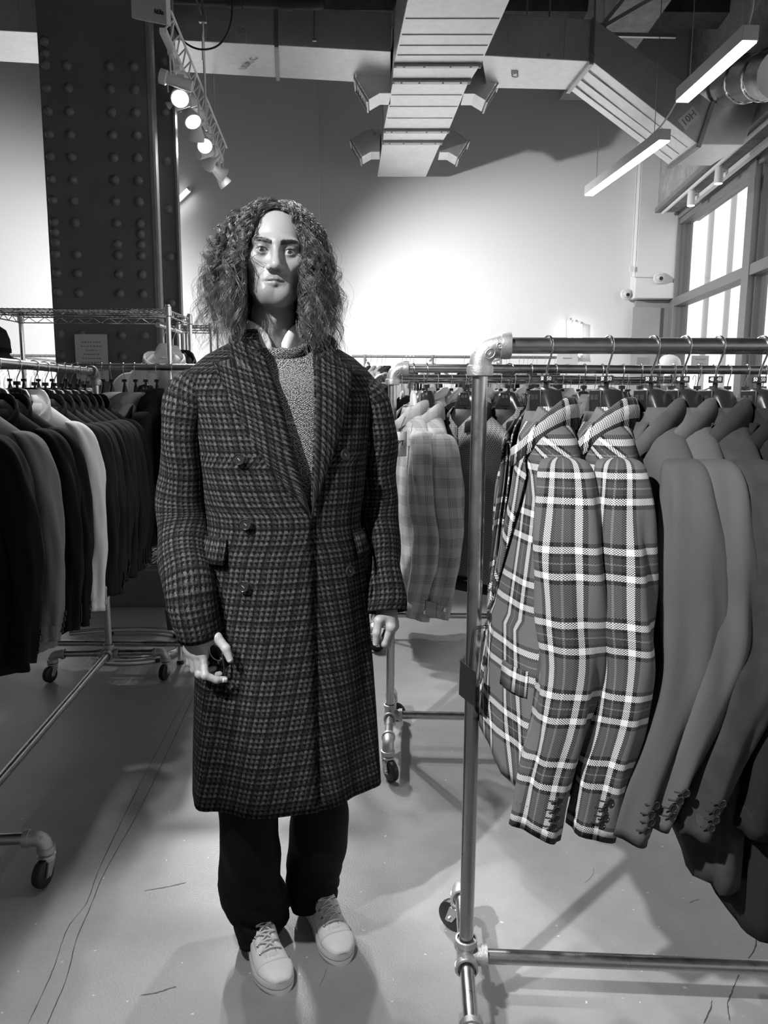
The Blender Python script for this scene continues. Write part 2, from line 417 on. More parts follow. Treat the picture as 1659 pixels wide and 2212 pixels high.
# ============================================================ riveted column
YC = 5.15
ca, cb2 = atY(113, 660, YC).x, atY(336, 660, YC).x; ca2 = atY(78, 60, YC).x
colm = thing('steel_column', 'dark riveted steel column rising behind the wire shelf', 'column', ((ca+cb2)/2, YC+.3, 0))
w = MB(); w.box(((ca+cb2)/2, YC+.012, ZC/2), (cb2-ca, .024, ZC-.004)); w.build('cover_plate', STEEL_DARK, colm, smooth=0, bevel=.004)
w = MB(); w.box((cb2+.012, YC+.02, ZC/2), (.022, .05, ZC-.004)); w.build('edge_angle', EDGE_M, colm, smooth=0)
w = MB(); w.box((cb2+.065, YC+.16, ZC/2), (.11, .03, ZC-.004)); w.build('side_flange', STEEL_DARK, colm, smooth=0, bevel=.004)
w = MB(); w.box((cb2+.128, YC+.15, ZC/2), (.014, .05, ZC-.004)); w.build('flange_edge', RIVET_M, colm, smooth=0)
w = MB(); w.box(((ca+cb2)/2, YC+.3, ZC/2), (cb2-ca-.12, .5, ZC-.004)); w.build('core', STEEL_DARK, colm, smooth=0)
rv = MB(); rv.lathe([(.030, 0), (.028, .010), (.021, .019), (.010, .025), (.001, .0265)], (0, 0, 0), (0, -1, 0), 12)
riv0 = rv.build('rivet', RIVET_M, None, local=True); riv_me = riv0.data; bpy.data.objects.remove(riv0)
def rivet(p):
    o = bpy.data.objects.new('rivet', riv_me); COL.objects.link(o); o.parent = colm; o.location = Vector(p)-colm.location
WID = cb2-ca
rx = [ca+WID*f for f in (.065, .265, .66, .885)]
ys_l = [90, 116, 141, 190, 240, 290, 338, 387, 433, 480, 502, 525, 549, 590, 632, 722, 768]
for c, xx in enumerate(rx):
    for y in ys_l:
        if c in (1, 2) and y in (90, 116, 502): continue
        if c == 1 and y == 525: continue
        if c == 3 and y in (90, 116): continue
        p = atY(110+c*62, y+c*1.2, YC); rivet((xx, YC, p.z))
        if y == 722 and c == 1: pass
for k in range(9): rivet((cb2+.07, YC+.145, 1.75+k*.30))
# notice on the column
na, nb = atY(161, 722, YC-.03), atY(231, 722, YC-.03)
nt = thing('notice', 'pale printed notice sheet fixed to the dark column', 'sign', (na.x, YC-.03, 1.6))
zt = na.z; zl = zt-.30
w = MB(); w.box(((na.x+nb.x)/2, YC-.031, (zt+zl)/2), (nb.x-na.x, .004, zt-zl)); w.build('sheet', PAPER_M, nt, smooth=0)
for k in range(9):
    wd = (nb.x-na.x)*random.uniform(.35, .7); z = zt-.05-k*.026
    w = MB()
    for j in range(7): w.box(((na.x+nb.x)/2-wd/2+wd*(j+.5)/7, YC-.0335, z), (wd/7*random.uniform(.5, .9), .001, .009))
    w.build('text_line', GREYINK_M, nt, smooth=0)

# ============================================================ ducts
def duct(name, label, grp='ceiling air ducts'): return thing(name, label, 'duct', (0, 0, 0), group=grp)
def hexbox(w, fl_, fr, br, bl, h):
    up = Vector((0, 0, h)); w.hexa([fl_, fr, br, bl], [p+up for p in (fl_, fr, br, bl)])
def ductpiece(name, root, fl_, fr, br, bl, h, mat=DUCT_M):
    w = MB(); hexbox(w, fl_, fr, br, bl, h); return w.build(name, mat, root, smooth=0, bevel=.004)
# long central duct, stepping down in size
ZD = 3.92
cdt = thing('central_air_duct', 'long galvanised duct with side vents running toward the back wall', 'duct', (.4, 6.5, ZD))
def Z(px, py, z=ZD): return atZ(px, py, z)
def sec(y0, l0, r0, y1, l1, r1, h, name='duct_section', mat=DUCT_M, dz=0):
    return ductpiece(name, cdt, *[p+Vector((0, 0, dz)) for p in (Z(l0, y0), Z(r0, y0), Z(r1, y1), Z(l1, y1))], h-dz, mat)
p0, p1 = Z(880, 2), Z(851, 136); q0, q1 = Z(1100, 2), Z(1040, 136)
L0 = p1+(p0-p1)*2.4; R0 = q1+(q0-q1)*2.4
s1 = ductpiece('duct_section', cdt, L0, R0, q1, p1, .36)
for f in (.15, .32, .5, .75, 1.1, 1.5, 1.9):        # cross breaks pressed into the underside
    a, b = lerp(p1, p0, f), lerp(q1, q0, f); w = MB(); w.tube([a+(b-a)*.02, a+(b-a)*.98], .005, 6); w.build('seam', FLANGE_M, cdt)
sec(137, 851, 1040, 142, 850, 1038, .40, 'flange', FLANGE_M, -.02)
sec(143, 850, 1036, 170, 848, 1019, .34, 'collar')
sec(171, 848, 1018, 177, 847, 1015, .38, 'flange', FLANGE_M, -.02)
sec(178, 848, 1012, 278, 829, 971, .32)
for y in (205, 230, 255):
    f = (y-178)/100; a, b = Z(lerp(848, 829, f), y), Z(lerp(1012, 971, f), y); w = MB(); w.tube([a+(b-a)*.02, a+(b-a)*.98], .006, 6); w.build('seam', DUCT_M, cdt)
sec(279, 829, 972, 284, 828, 970, .36, 'flange', FLANGE_M, -.02)
sec(285, 829, 969, 303, 827, 958, .32, 'collar')
sec(304, 826, 957, 309, 826, 955, .36, 'flange', FLANGE_M, -.02)
sec(310, 826, 952, 382, 815, 920, .31)
for (y, l, r) in ((139, 850, 1040), (174, 847, 1016), (281, 829, 971), (306, 826, 956)):
    for t in (.02, .12, .35, .65, .88, .98):
        p = lerp(Z(l, y), Z(r, y), t); w = MB(); w.lathe([(.009, 0), (.009, .008)], p+Vector((0, 0, -.026)), (0, 0, 1), 6); w.build('bolt', ROD_M, cdt)
def vent(side, Y0, xs):
    prof = [(0, .215), (.145, .215), (.286, .12), (.18, -.05), (.09, 0), (0, 0)]
    w = MB(); w.prism(prof, lambda a, b: Vector((xs+side*a, Y0, ZD+b)), lambda a, b: Vector((xs+side*a, Y0+.26, ZD+b))); v = w.build('side_vent', DUCT_M, cdt, smooth=0, bevel=.003)
    w = MB(); A, B = Vector((xs+side*.29, Y0, ZD+.12)), Vector((xs+side*.184, Y0, ZD-.05)); n = Vector((side*.85, 0, -.52))*.012; e = Vector((0, .26, 0))
    for (a, b) in ((A, B), (A+e, B+e), (A, A+e), (B, B+e)): w.bar(a+n, b+n, .014, .02, up=(0, 1, 0) if abs((b-a).y) < .01 else (0, 0, 1))
    w.build('vent_rim', ROD_M, v, smooth=0)
    w = MB()
    for k in range(1, 6):
        t = k/6; w.bar(lerp(A, B, t)+n*.3, lerp(A, B, t)+e+n*.3, .012, .003)
    w.build('louvre', FLANGE_M, v, smooth=0)
    w = MB(); w.tube([(xs+side*.05, Y0-.005, ZD+.16), (xs+side*.05, Y0-.03, ZD+.16)], .016, 10); w.tube([(xs+side*.05, Y0-.025, ZD+.16), (xs+side*.09, Y0-.025, ZD+.22)], .006, 6); w.build('damper_lever', FLANGE_M, v)
def dside(px, Y): return atY(px, 260, Y).x
for Y0, l, r in ((6.80, 838, 990), (8.35, 821, 944)):
    f = (Y0-Z(848, 178).y)/(Z(829, 278).y-Z(848, 178).y)
    xl = lerp(Z(848, 178).x, Z(829, 278).x, f); xr2 = lerp(Z(1012, 178).x, Z(971, 278).x, f)
    vent(-1, Y0, xl+.002); vent(1, Y0, xr2-.002)
# transverse duct left of the central one
tl = thing('transverse_duct', 'stencilled galvanised duct crossing the back left of the room', 'duct', (-2, 6.2, 4.05))
a, b, c, d = Z(-260, 52, 4.05), Z(848, 112, 4.05), Z(848, 182, 4.05), Z(-260, 118, 4.05)
cuts = [0, .30, .555, .762, 1.0]
for i in range(4):
    t0, t1 = cuts[i], cuts[i+1]-.004
    ductpiece('duct_section', tl, lerp(a, b, t0), lerp(a, b, t1), lerp(d, c, t1), lerp(d, c, t0), .275)
    if 0 < i:
        w = MB(); e0, e1 = lerp(a, b, t0), lerp(d, c, t0); w.bar(e0+Vector((0, -.012, -.012)), e1+Vector((0, .012, -.012)), .03, .02); w.bar(e0+Vector((0, -.012, -.02)), e0+Vector((0, -.012, .29)), .03, .02, up=(0, 1, 0)); w.build('flange', FLANGE_M, tl, smooth=0)
for t in (.26, .4, .47, .62, .70, .82, .9):
    e0 = lerp(a, b, t); w = MB(); w.tube([e0+Vector((0, -.001, .01)), e0+Vector((0, -.001, .265))], .004, 6); w.build('seam', DUCT_M, tl)
ax = (b-a).normalized(); dep = (d-a).normalized()
pu = Z(537, 137, 4.045); text_mesh('USA, C', .085, frame(pu+Vector((0, 0, -.001)), dep*-1, ax*-1), .001).build('stencil', GREYINK_M, tl, smooth=0)
pf = Z(524, 100, 4.05); pf = a+ax*((pf-a).dot(ax))+Vector((0, -.004, .07)); text_mesh('SB', .075, frame(pf, (0, 0, 1), ax*-1), .001).build('stencil', GREYINK_M, tl, smooth=0)
# transverse duct right of the central one and its offset down to the window wall
tr = thing('offset_duct', 'galvanised duct that slants down to the window wall on the right', 'duct', (2, 6.4, 4.0))
a, b, c, d = Z(1040, 120, 4.0), Z(1277, 133, 4.0), Z(1227, 194, 4.0), Z(1052, 190, 4.0)
hh = .30
ductpiece('duct_section', tr, a, lerp(a, b, .99), lerp(d, c, .99), d, hh)
Yf, Yk = b.y, c.y
b2, c2 = atY(1508, 312, Yf), atY(1441, 356, Yk); c2.z = b2.z; c2.x = b2.x-.02; c2.y = Yk
w = MB(); up = Vector((0, 0, hh)); upd = Vector((.09, 0, hh*1.02))
w.hexa([b+Vector((.012, 0, 0)), b2, c2, c+Vector((.012, 0, 0))], [b+Vector((.012, 0, 0))+up, b2+upd, c2+upd, c+Vector((.012, 0, 0))+up]); w.build('duct_section', DUCT_M, tr, smooth=0, bevel=.004)
e2, f2 = atY(1607, 316, Yf), Vector((0, 0, 0)); e2.z = b2.z; f2 = Vector((e2.x-.03, Yk, b2.z))
w = MB(); w.hexa([b2+Vector((.012, 0, 0)), e2, f2, c2+Vector((.012, 0, 0))], [b2+upd+Vector((.012, 0, 0)), e2+upd, f2+upd, c2+upd+Vector((.012, 0, 0))]); w.build('duct_section', DUCT_M, tr, smooth=0, bevel=.004)
for (e0, e1, u) in ((b, c, up), (b2, c2, upd)):
    w = MB(); w.bar(e0+Vector((0, -.014, -.014)), e1+Vector((0, .012, -.014)), .035, .024); w.bar(e0+Vector((0, -.014, -.02)), e0+Vector((0, -.014, 0))+u, .03, .022, up=(0, 1, 0)); w.build('flange', FLANGE_M, tr, smooth=0)
for t in (.25, .55, .8):
    e0, e1 = lerp(b, c, t), lerp(b2, c2, t); w = MB(); w.tube([e0+(e1-e0)*.03, e0+(e1-e0)*.97], .005, 6); w.build('seam', DUCT_M, tr)
for t in (.24, .53, .75): 
    e0 = lerp(a, b, t); w = MB(); w.tube([e0+Vector((0, -.001, .01)), e0+Vector((0, -.001, hh-.01))], .004, 6); w.build('seam', DUCT_M, tr)
dd = (b2-b).normalized(); st = lerp(b, b2, .90)+Vector((.0, -.006, .13)); yy = Vector((0, -1, 0)).cross(dd)
Ms = frame(st, (dd+Vector((0, 0, 1.35))).normalized(), Vector((0, -1, 0)).cross((dd+Vector((0, 0, 1.35))).normalized()))
w = MB(); w.box((0, 0, 0), (.15, .10, .002)); w.v = [tuple(Ms@Vector(p)) for p in w.v]; w.build('sticker', CARD_M, tr, smooth=0)
text_mesh('10H', .075, Ms@Matrix.Translation((0, 0, .002)), .0006, True).build('sticker_lettering', GREYINK_M, tr, smooth=0)
ps = Z(1113, 160, 3.997); text_mesh('CSB', .085, frame(ps+Vector((0, 0, -.001)), (d-a).normalized()*-1, (a-b).normalized()), .001).build('stencil', GREYINK_M, tr, smooth=0)
# hanger rods for the ducts and a round duct by the window beam
for k, (px, y0) in enumerate(((1134, 47), (1182, 50), (1278, 48), (680, 24))):
    p = atY(px, y0+80, Yf if px > 900 else 6.25); rdt = thing('hanger_rod', ['threaded rod holding the right duct, leftmost of three', 'threaded rod holding the right duct, middle of three', 'threaded rod at the joint of the slanting duct', 'threaded rod and strap at the left duct joint'][k], 'rod', (p.x, p.y-.02, 4.0))
    w = MB(); w.tube([(p.x, p.y-.03, 4.02 if px > 900 else 4.07), (p.x, p.y-.03, ZC)], .007, 6); w.build('rod', ROD_M, rdt)
    w = MB(); w.box((p.x, p.y-.03, 4.03 if px > 900 else 4.08), (.03, .02, .02)); w.build('strap', ROD_M, rdt, smooth=0)
rd = thing('round_duct', 'shiny round metal duct elbow near the window wall', 'duct', (3, 7, 4.2))
pts = [atY(1455, 232, 7.3), atY(1505, 210, 7.1), atY(1560, 186, 6.5), atY(1625, 168, 5.9), atY(1690, 158, 5.3)]
path = crom(pts, 5); w = MB(); w.tube(path, .155, 20); w.build('pipe', galv_mat('bright_duct', .7, .25), rd)
for i in (9, 11, 14, 17):
    d_ = (path[min(i+1, len(path)-1)]-path[i-1]).normalized(); w = MB(); w.lathe([(.157, -.03), (.165, -.02), (.165, .02), (.157, .03)], path[i], d_, 20, cap=False); w.build('band', galv_mat('bright_band', .75, .18), rd)
w = MB(); d0 = (path[1]-path[0]).normalized(); w.lathe([(.18, -.01), (.18, .01)], path[0], d0, 20); w.build('end_plate', FLANGE_M, rd)
# dark pipe and struts high over the left duct
pp = thing('ceiling_pipe', 'black pipe with couplings along the ceiling above the left duct', 'pipe', (-1, 6, 4.6))
A, B = atY(345, -8, 5.9), atY(668, 6, 5.9); w = MB(); w.tube([A+(A-B)*.8, B, B+Vector((.06, .02, -.0)), B+Vector((.1, .1, .2))], .045, 12); w.build('run', CABLE_M, pp)
for t in (.5, .85):
    p = lerp(A, B, t); w = MB(); w.lathe([(.055, -.05), (.055, .05)], p, (B-A), 12); w.build('coupling', CABLE_M, pp)
for k, (x0_, y0_, x1_, y1_) in enumerate(((1295, 62, 1345, 0), (1300, 60, 1420, -10), (1305, 75, 1460, 78))):
    A, B = atY(x0_, y0_, 6.9), atY(x1_, y1_, 6.9); s = thing('strut', ['diagonal ceiling brace above the slanting duct, steeper one', 'diagonal ceiling brace above the slanting duct, flatter one', 'perforated level strut above the slanting duct'][k], 'strut', A)
    w = MB(); w.bar(A, B, .03, .03); w.build('channel', ROD_M, s, smooth=0)
    w = MB(); w.box(A, (.06, .06, .05)); w.build('bracket', FLANGE_M, s, smooth=0)
cb = thing('looped_cable', 'black cable hanging in a loop beside the track spotlights', 'cable', atY(430, 60, 5.2))
w = MB(); w.tube(crom([atY(352, -30, 5.2), atY(366, 30, 5.2), atY(388, 78, 5.2), atY(412, 100, 5.2), atY(440, 107, 5.2), atY(468, 100, 5.2), atY(488, 78, 5.2), atY(500, 40, 5.2), atY(502, -30, 5.2)], 6), .006, 6); w.build('cord', CABLE_M, cb)
ht = thing('hanging_strut', 'thin metal strut suspending the track lights', 'strut', atY(440, 60, 5.6))
w = MB(); w.tube([atY(418, -20, 5.6), atY(438, 45, 5.6), atY(445, 250, 5.9)], .009, 6); w.tube([atY(432, -20, 5.6), atY(443, 45, 5.6)], .009, 6); w.tube([atY(437, 40, 5.6), atY(438, 130, 5.7)], .006, 6); w.build('rods', ROD_M, ht)
w = MB(); w.box(atY(438, 42, 5.59), (.05, .03, .04)); w.build('clamp', ROD_M, ht, smooth=0)

# ============================================================ lights of the room, some of them added
def pendant(a, b, label, cable_at, grp=None):
    a, b = Vector(a), Vector(b); t = thing('linear_pendant', label, 'light', (a+b)/2, group=grp)
    up = Vector((0, 0, 1))
    w = MB(); w.bar(a, b, .085, .075); w.build('housing', HOUSING_M, t, smooth=0, bevel=.003)
    dn = Vector((0, 0, -.04)); d = (b-a).normalized()*.006
    w = MB(); w.bar(a+d+dn, b-d+dn, .074, .012); w.build('diffuser', PENDANT_GLOW, t, smooth=0)
    for p in (lerp(a, b, .12), lerp(a, b, .88)):
        w = MB(); w.tube([p+up*.03, Vector((p.x, p.y, ZC))], .003, 5); w.build('suspension_wire', ROD_M, t)
    if cable_at: w = MB(); w.tube(crom(cable_at, 6), .006, 6); w.build('power_cable', GREYCABLE_M, t)
ZP = 3.30
n0, n1 = atZ(1622, 70, ZP), atZ(1474, 205, ZP); f0, f1 = atZ(1437, 290, ZP), atZ(1272, 412, ZP)
pendant(n0, n1, 'glowing linear pendant lamp nearest the camera on the right', [atY(1629, -40, n0.y), atY(1625, 20, n0.y), n0+Vector((0, .05, .04))])
pendant(f0, f1, 'glowing linear pendant lamp farther back below the slanting duct', [n1+Vector((0, 0, .03)), atY(1450, 240, (n1.y+f0.y)/2), atY(1425, 275, f0.y+.1), atY(1400, 300, f0.y+.3), f0+Vector((0, .25, .04))])
for k, (x, y0, y1) in enumerate(((-4.0, 5.4, 7.6),)):  # unseen pendant added to light the left end of the back wall
    pendant((x, y0, ZP), (x, y1, ZP), 'linear pendant lamp added out of view, %s' % ('far left',)[k], None)
# glowing wall tubes
def walltube(a, b, label, grp):
    t = thing('wall_tube_light', label, 'light', a, group=grp); w = MB(); w.tube([a, b], .021, 12); w.build('tube', TUBE_GLOW, t)
    w = MB(); off = Vector((0, .05, 0)); w.bar(Vector(a)+off, Vector(b)+off, .05, .03, up=(0, 1, 0)); w.build('backplate', HOUSING_M, t, smooth=0)
    w = MB(); d = (Vector(b)-Vector(a)).normalized()
    for p in (Vector(a), Vector(b)): w.lathe([(.024, -.015), (.024, .015)], p, d, 12)
    w.build('end_cap', HOUSING_M, t)
walltube(atY(354, 459, YB-.1), atY(408, 408, YB-.1), 'short slanting tube light on the wall beside the column', None)
for k, px in enumerate((1231, 1243, 1254)):
    walltube(atY(px, 690+k*4, YB-.05), atY(px, 770, YB-.05), ['leftmost of three upright glowing tubes on the back wall', 'middle one of three upright glowing tubes on the back wall', 'rightmost of three upright glowing tubes on the back wall'][k], 'upright wall tubes')

# track of spotlights, receding at left
TP = [atZ(352, 66, 3.5), atZ(478, 345, 3.5)]
track = thing('light_track', 'white lighting track carrying the spotlights left of the column', 'light track', TP[0])
w = MB(); w.bar(TP[0], TP[1], .04, .03); w.build('rail', LAMP_WHITE, track, smooth=0)
tdir = (TP[1]-TP[0]).normalized()
w = MB()
for k in range(13):
    p, q_ = lerp(TP[0], TP[1], k/13), lerp(TP[0], TP[1], (k+1)/13); w.tube([p+Vector((.0, 0, .0)), lerp(p, q_, .5)+Vector((.05, 0, .10)), q_], .006, 5)
w.tube([TP[0]+Vector((.05, 0, .10)), TP[1]+Vector((.05, 0, .10))], .008, 6); w.build('lattice', LAMP_WHITE, track)
for t in (.1, .85):
    p = lerp(TP[0], TP[1], t); w = MB(); w.tube([p+Vector((0, 0, .1)), Vector((p.x, p.y, ZC))], .006, 6); w.build('drop_rod', ROD_M, track)
def spothead(p, aim, label, lit, watts=0, cone=70, r=.055, L=.15, grp='spotlights on the track', style=0, blend=.35):
    p = Vector(p); aim = Vector(aim).normalized(); t = thing('track_spotlight', label, 'light', p, group=grp)
    side = aim.cross(Vector((0, 0, 1))).normalized()
    w = MB(); w.box(p+Vector((0, 0, -.025)), (.035, .07, .03)); w.build('mount', LAMP_WHITE, t, smooth=0, bevel=.003)
    c = p+Vector((0, 0, -.17))
    w = MB()
    for s_ in (-1, 1): w.tube(crom([p+Vector((0, 0, -.035)), p+side*s_*(r+.012)+Vector((0, 0, -.06)), c+side*s_*(r+.012)], 5), .006, 6)
    w.build('yoke', LAMP_WHITE, t)
    prof = [(r*.45, -L*.55), (r*.55, -L*.5), (r*.6, -L*.1), (r, L*.28), (r*1.08, L*.42), (r*1.08, L*.5), (r*.96, L*.5), (r*.9, L*.40)] if style == 0 else [(r*.55, -L*.8), (r*.62, -L*.75), (r*.62, L*.2), (r*.78, L*.25), (r*.78, L*.5), (r*.7, L*.5), (r*.68, L*.42)]
    w = MB(); w.lathe(prof, c, aim, 18); w.build('lamp_can', LAMP_WHITE, t)
    w = MB(); rr = prof[-1][0]; w.lathe([(rr, L*.43), (rr*.6, L*.47), (.001, L*.485)], c, aim, 18); w.build('lamp_face', BULB_GLOW if lit else HOUSING_M, t)
    if lit and watts:
        lamp('SPOT', 'spot', c+aim*(L*.62), watts, c+aim*3, .045, cone, blend)
    return t
TV = lambda t: lerp(TP[0], TP[1], t)+Vector((0, 0, -.0))
cam_dir = lambda p, dx=0, dz=0: (Vector((0, 0, 1.3))-p).normalized()+Vector((dx, 0, dz))
heads = [(.10, (-.9, -.1, .25), 0, 'grey can spotlight on the track pointing left, nearest the sign', 1), (.19, None, 1, 'lit round spotlight nearest on the track', 0), (.25, (.75, .3, .35), 0, 'unlit spotlight on the track pointing right toward the duct', 1),
         (.34, None, 2, 'lit spotlight second along the track', 0), (.46, (-.2, .5, -.9), 0, 'unlit spotlight on the track tipped downward', 0), (.58, None, 3, 'lit round spotlight third along the track', 0),
         (.68, (.35, .6, .3), 0, 'spotlight on the track turned away past the third lamp', 1), (.76, (.3, .85, -.35), 4, 'bright spotlight washing the back wall', 0), (.88, (.25, .9, -.35), 5, 'bright spotlight near the far end of the track', 0), (.97, (.6, .35, -.75), 0, 'unlit spotlight at the far end of the track', 0)]
for (t, aim, lit, lb, sty) in heads:
    p = TV(t)
    if lit in (1, 3): spothead(p, Vector((-.2, 1.6, .2))-p if lit == 1 else Vector((.5, 1.7, .1))-p, lb, 1, BACK_W, 80)
    elif lit == 2: spothead(p, Vector((.55, 3.5, .0))-p, lb, 1, BACK_W*3.6, 48)
    elif lit in (4, 5): spothead(p, Vector((-5.6 if lit == 4 else 2.9, YB, 1.0 if lit == 4 else .95))-p, lb, 1, WALL_W*(1.35 if lit == 4 else 1.12), 104, blend=1)
    else: spothead(p, aim, lb, 0, style=sty)
for k, (p, aim, wt, cone) in enumerate(SPOTS_OUT):
    spothead(Vector(p)+Vector((0, 0, .17)), Vector(aim)-Vector(p), 'spotlight out of view %s' % ('left of the camera', 'over the left side of the aisle, added for the shoes', 'over the dark suits rack', 'over the middle aisle')[k], 1, wt, cone, grp=None)
    bt = thing('light_track', 'white track out of view %s' % ('left of the camera', 'over the left side of the aisle, added for the shoes', 'over the dark suits rack', 'over the middle aisle')[k], 'light track', p); w = MB(); w.bar(Vector(p)+Vector((0, -1.2, .185)), Vector(p)+Vector((0, .3, .185)), .04, .03); w.build('rail', LAMP_WHITE, bt, smooth=0)
    w = MB(); w.tube([Vector(p)+Vector((0, -.8, .2)), Vector((p[0], p[1]-.8, ZC))], .006, 6); w.build('drop_rod', ROD_M, bt)
# hanging sign at the near end of the track
sg = thing('hanging_sign', 'white sign board hung from above at the top left', 'sign', atY(320, 20, 4.75))
w = MB(); A, B = atY(284, 38, 4.75), atY(360, 53, 4.55); C_, D_ = Vector((B.x, B.y, B.z+.5)), Vector((A.x, A.y, A.z+.5)); n = (B-A).cross(Vector((0, 0, 1))).normalized()*-.03
w.hexa([A, B, B+n, A+n], [D_, C_, C_+n, D_+n]); w.build('board', CARD_M, sg, smooth=0, bevel=.003)
rr_ = (B-A).normalized(); text_mesh('AtLRn', .035, frame(lerp(A, B, .80)+Vector((0, -.003, .055))-n*.05, rr_, (0, 0, 1)), .001, True).build('lettering', INK_M, sg, smooth=0)
for k in range(3):
    w = MB(); p = lerp(A, B, .72)+Vector((0, -.003, .12+k*.035))-n*.05; w.bar(p-rr_*.04, p+rr_*.04, .002, .006); w.build('faint_line', PAPER_M, sg, smooth=0)
for t in (.1, .9): w = MB(); p = lerp(D_, C_, t)+n*.5; w.tube([p, Vector((p.x, p.y, ZC))], .003, 5); w.build('hanging_wire', ROD_M, sg)
# spots on a track under the window beam
ta, tb_ = wall_t(1500), wall_t(1900)
wt = thing('light_track', 'white track under the concrete beam above the window', 'light track', wallp(ta, .2, ZH+.1))
w = MB(); w.bar(wallp(ta, .14, ZH+.05), wallp(tb_, .14, ZH+.05), .05, .04); w.build('rail', LAMP_WHITE, wt, smooth=0)
w = MB(); w.tube([wallp(.3, .26, ZH+.11), wallp(TE-1, .26, ZH+.11)], .018, 8); w.build('conduit', LAMP_WHITE, wt)
for k, px in enumerate((1517, 1577)):
    tt = wall_t(px); p = wallp(tt, .24, ZH+.10); t = thing('track_spotlight', ['small white cylinder spot above the window, left one', 'small white cylinder spot above the window, right one'][k], 'light', p)
    w = MB(); w.lathe([(.038, -.14), (.040, -.13), (.036, 0), (.034, .02)], p+Vector((0, 0, -.01)), (0, 0, 1), 16); w.build('lamp_can', LAMP_WHITE, t)
    w = MB(); w.lathe([(.034, -.152), (.034, -.141)], p, (0, 0, 1), 16); w.build('lamp_face', BULB_GLOW, t)
    w = MB(); w.tube([p+Vector((0, 0, -.02)), wallp(tt, .14, ZH+.07)], .012, 8); w.build('arm', LAMP_WHITE, t)
# ============================================================ cloth materials
def stripes(t, period, lines, base, dark, white):     # value across one thread system; t in metres
    f = (t/period).frac()*period
    val = f*0+base
    def band(a, b, v): 
        nonlocal val
        k = f.gt(a)*f.lt(b); val = val*(1-k)+k*v
    for a, b, v in lines: band(a, b, {'d': dark, 'w': white, 'm': base*.40, 'l': base*1.5}[v] if isinstance(v, str) else v)
    return val
def plaid_mat(name, base=.13, dark=.014, white=.72, P=.137, tw=.0021):
    m = Mt(name, .9, 0, .2); u, v = m.uv()
    L = [(.020, .028, 'd'), (.028, .040, 'w'), (.040, .046, 'd'), (.046, .070, 'm'), (.0565, .0595, 'l'), (.070, .076, 'd'), (.076, .088, 'w'), (.088, .096, 'd')]
    a = stripes(u, P, L, base, dark, white); b = stripes(v, P, L, base, dark, white)
    k = (((u/tw).floor()+(v/tw).floor())*.5).frac().gt(.25)
    c = k*a+(1-k)*b
    c = c*((m.noise(900, 1, coord='UV')-.5)*.5+1)
    m.col(c); m.bump(k, .25, .0006); return m.mat
def glen_mat(name):
    m = Mt(name, .9, 0, .2); u, v = m.uv(); P = .074
    def sysm(t, p):
        f = (t/p).frac()*p; fine = (t/.0042).frac().gt(.5)
        return f.lt(p*.5)*(fine*.46+.03)+(1-f.lt(p*.5))*((t/.0021).frac().gt(.5)*.12+.34)
    k = ((u+v)/.0022).frac().gt(.5); m.col((k*sysm(u, P*.9)+(1-k)*sysm(v, P))*1.02); m.bump(m.noise(700, 1, coord='UV'), .2, .0006); return m.mat
def herring_mat(name):
    m = Mt(name, .9, 0, .2); u, v = m.uv()
    z = u.pingpong(.009); k = ((v+z*1.1)/.0075).frac().gt(.5)
    c = k*.36+.045; m.col(c*((m.noise(800, 1, coord='UV')-.5)*.8+1)); m.bump(k, .3, .0008); return m.mat
def check_coat_mat(name):
    m = Mt(name, .95, 0, .15); u, v = m.uv()
    wx = (m.noise(330, 2, .6, coord='UV')-.5)*.0075; wy = (m.noise(300, 2, .6, coord='UV', dist=.3)-.5)*.0075
    def sysm(t, wob):                                 # small tooth check with a broader over-check
        t = t+wob; s = (t/.0130).frac().step(.30, .60); g = (t/.0455).frac()
        return s, g.gt(.02)*g.lt(.26), g.gt(.52)*g.lt(.66)
    a, da, ea = sysm(u, wx); b, db, eb = sysm(v, wy); tw = ((u+v+wx)/.0130).frac().step(.35, .6)
    k = (a*b).mx(tw*(a+b)*.42)
    k = k*(1-da*.62)*(1-db*.62)*(1-ea*.35)*(1-eb*.35)
    hair = m.noise(600, 2, .7, coord='UV', dist=.5); fl = m.noise(1250, 1, coord='UV').step(.60, .70)
    c = k*(hair.step(.32, .70)*.125+.011)+.0025+fl*(k*.36+.014)
    m.col(c); m.bump(hair+k*.5, .7, .003); return m.mat
def knit_mat(name, base=.30):
    m = Mt(name, .95, 0, .15); u, v = m.uv()
    z = u.pingpong(.0036); k = ((v-z*1.3)/.0052).frac()
    h = (k*2*PI).sin()*.5+.5; mel = m.noise(330, 2, .7, coord='UV')
    m.col((h*.75+.25)*(mel.step(.42, .58)*base*2.0+base*.10)); m.bump(h, .6, .002); return m.mat
PLAID_M = plaid_mat('grey_white_plaid'); GLEN_M = glen_mat('light_glen_check'); HERR_M = herring_mat('herringbone_tweed')
TWEED_M = cloth('grey_flannel', .085, .2, .05, 700); GREYJ_M = cloth('mid_grey_wool', .10, .2, .05, 700)
CHAR_M = cloth('charcoal_wool', .017, .2, .008); BLACK_M = cloth('black_wool', .0035, .2); DGREY_M = cloth('dark_grey_wool', .014, .2, .006)
MEL_M = cloth('light_grey_melange', .20, .12, .10, 600); WHITE_M = cloth('white_cotton', .86, .03, 0, 800); FUZZ_M = plain('pale_fleece', .62, .95, var=.12, scale=30, bump=.8, bscale=140)
FUZZG_M = plain('grey_fleece', .2, .95, var=.25, scale=60, bump=.9, bscale=160); RIB_M = cloth('black_rib_knit', .012, .2)
LINEN_M = cloth('pale_linen', .5, .1); MIDG_M = cloth('soft_grey_cloth', .2, .2); CAMO_M = plain('mottled_dark_cloth', .032, .9, var=.6, scale=25)
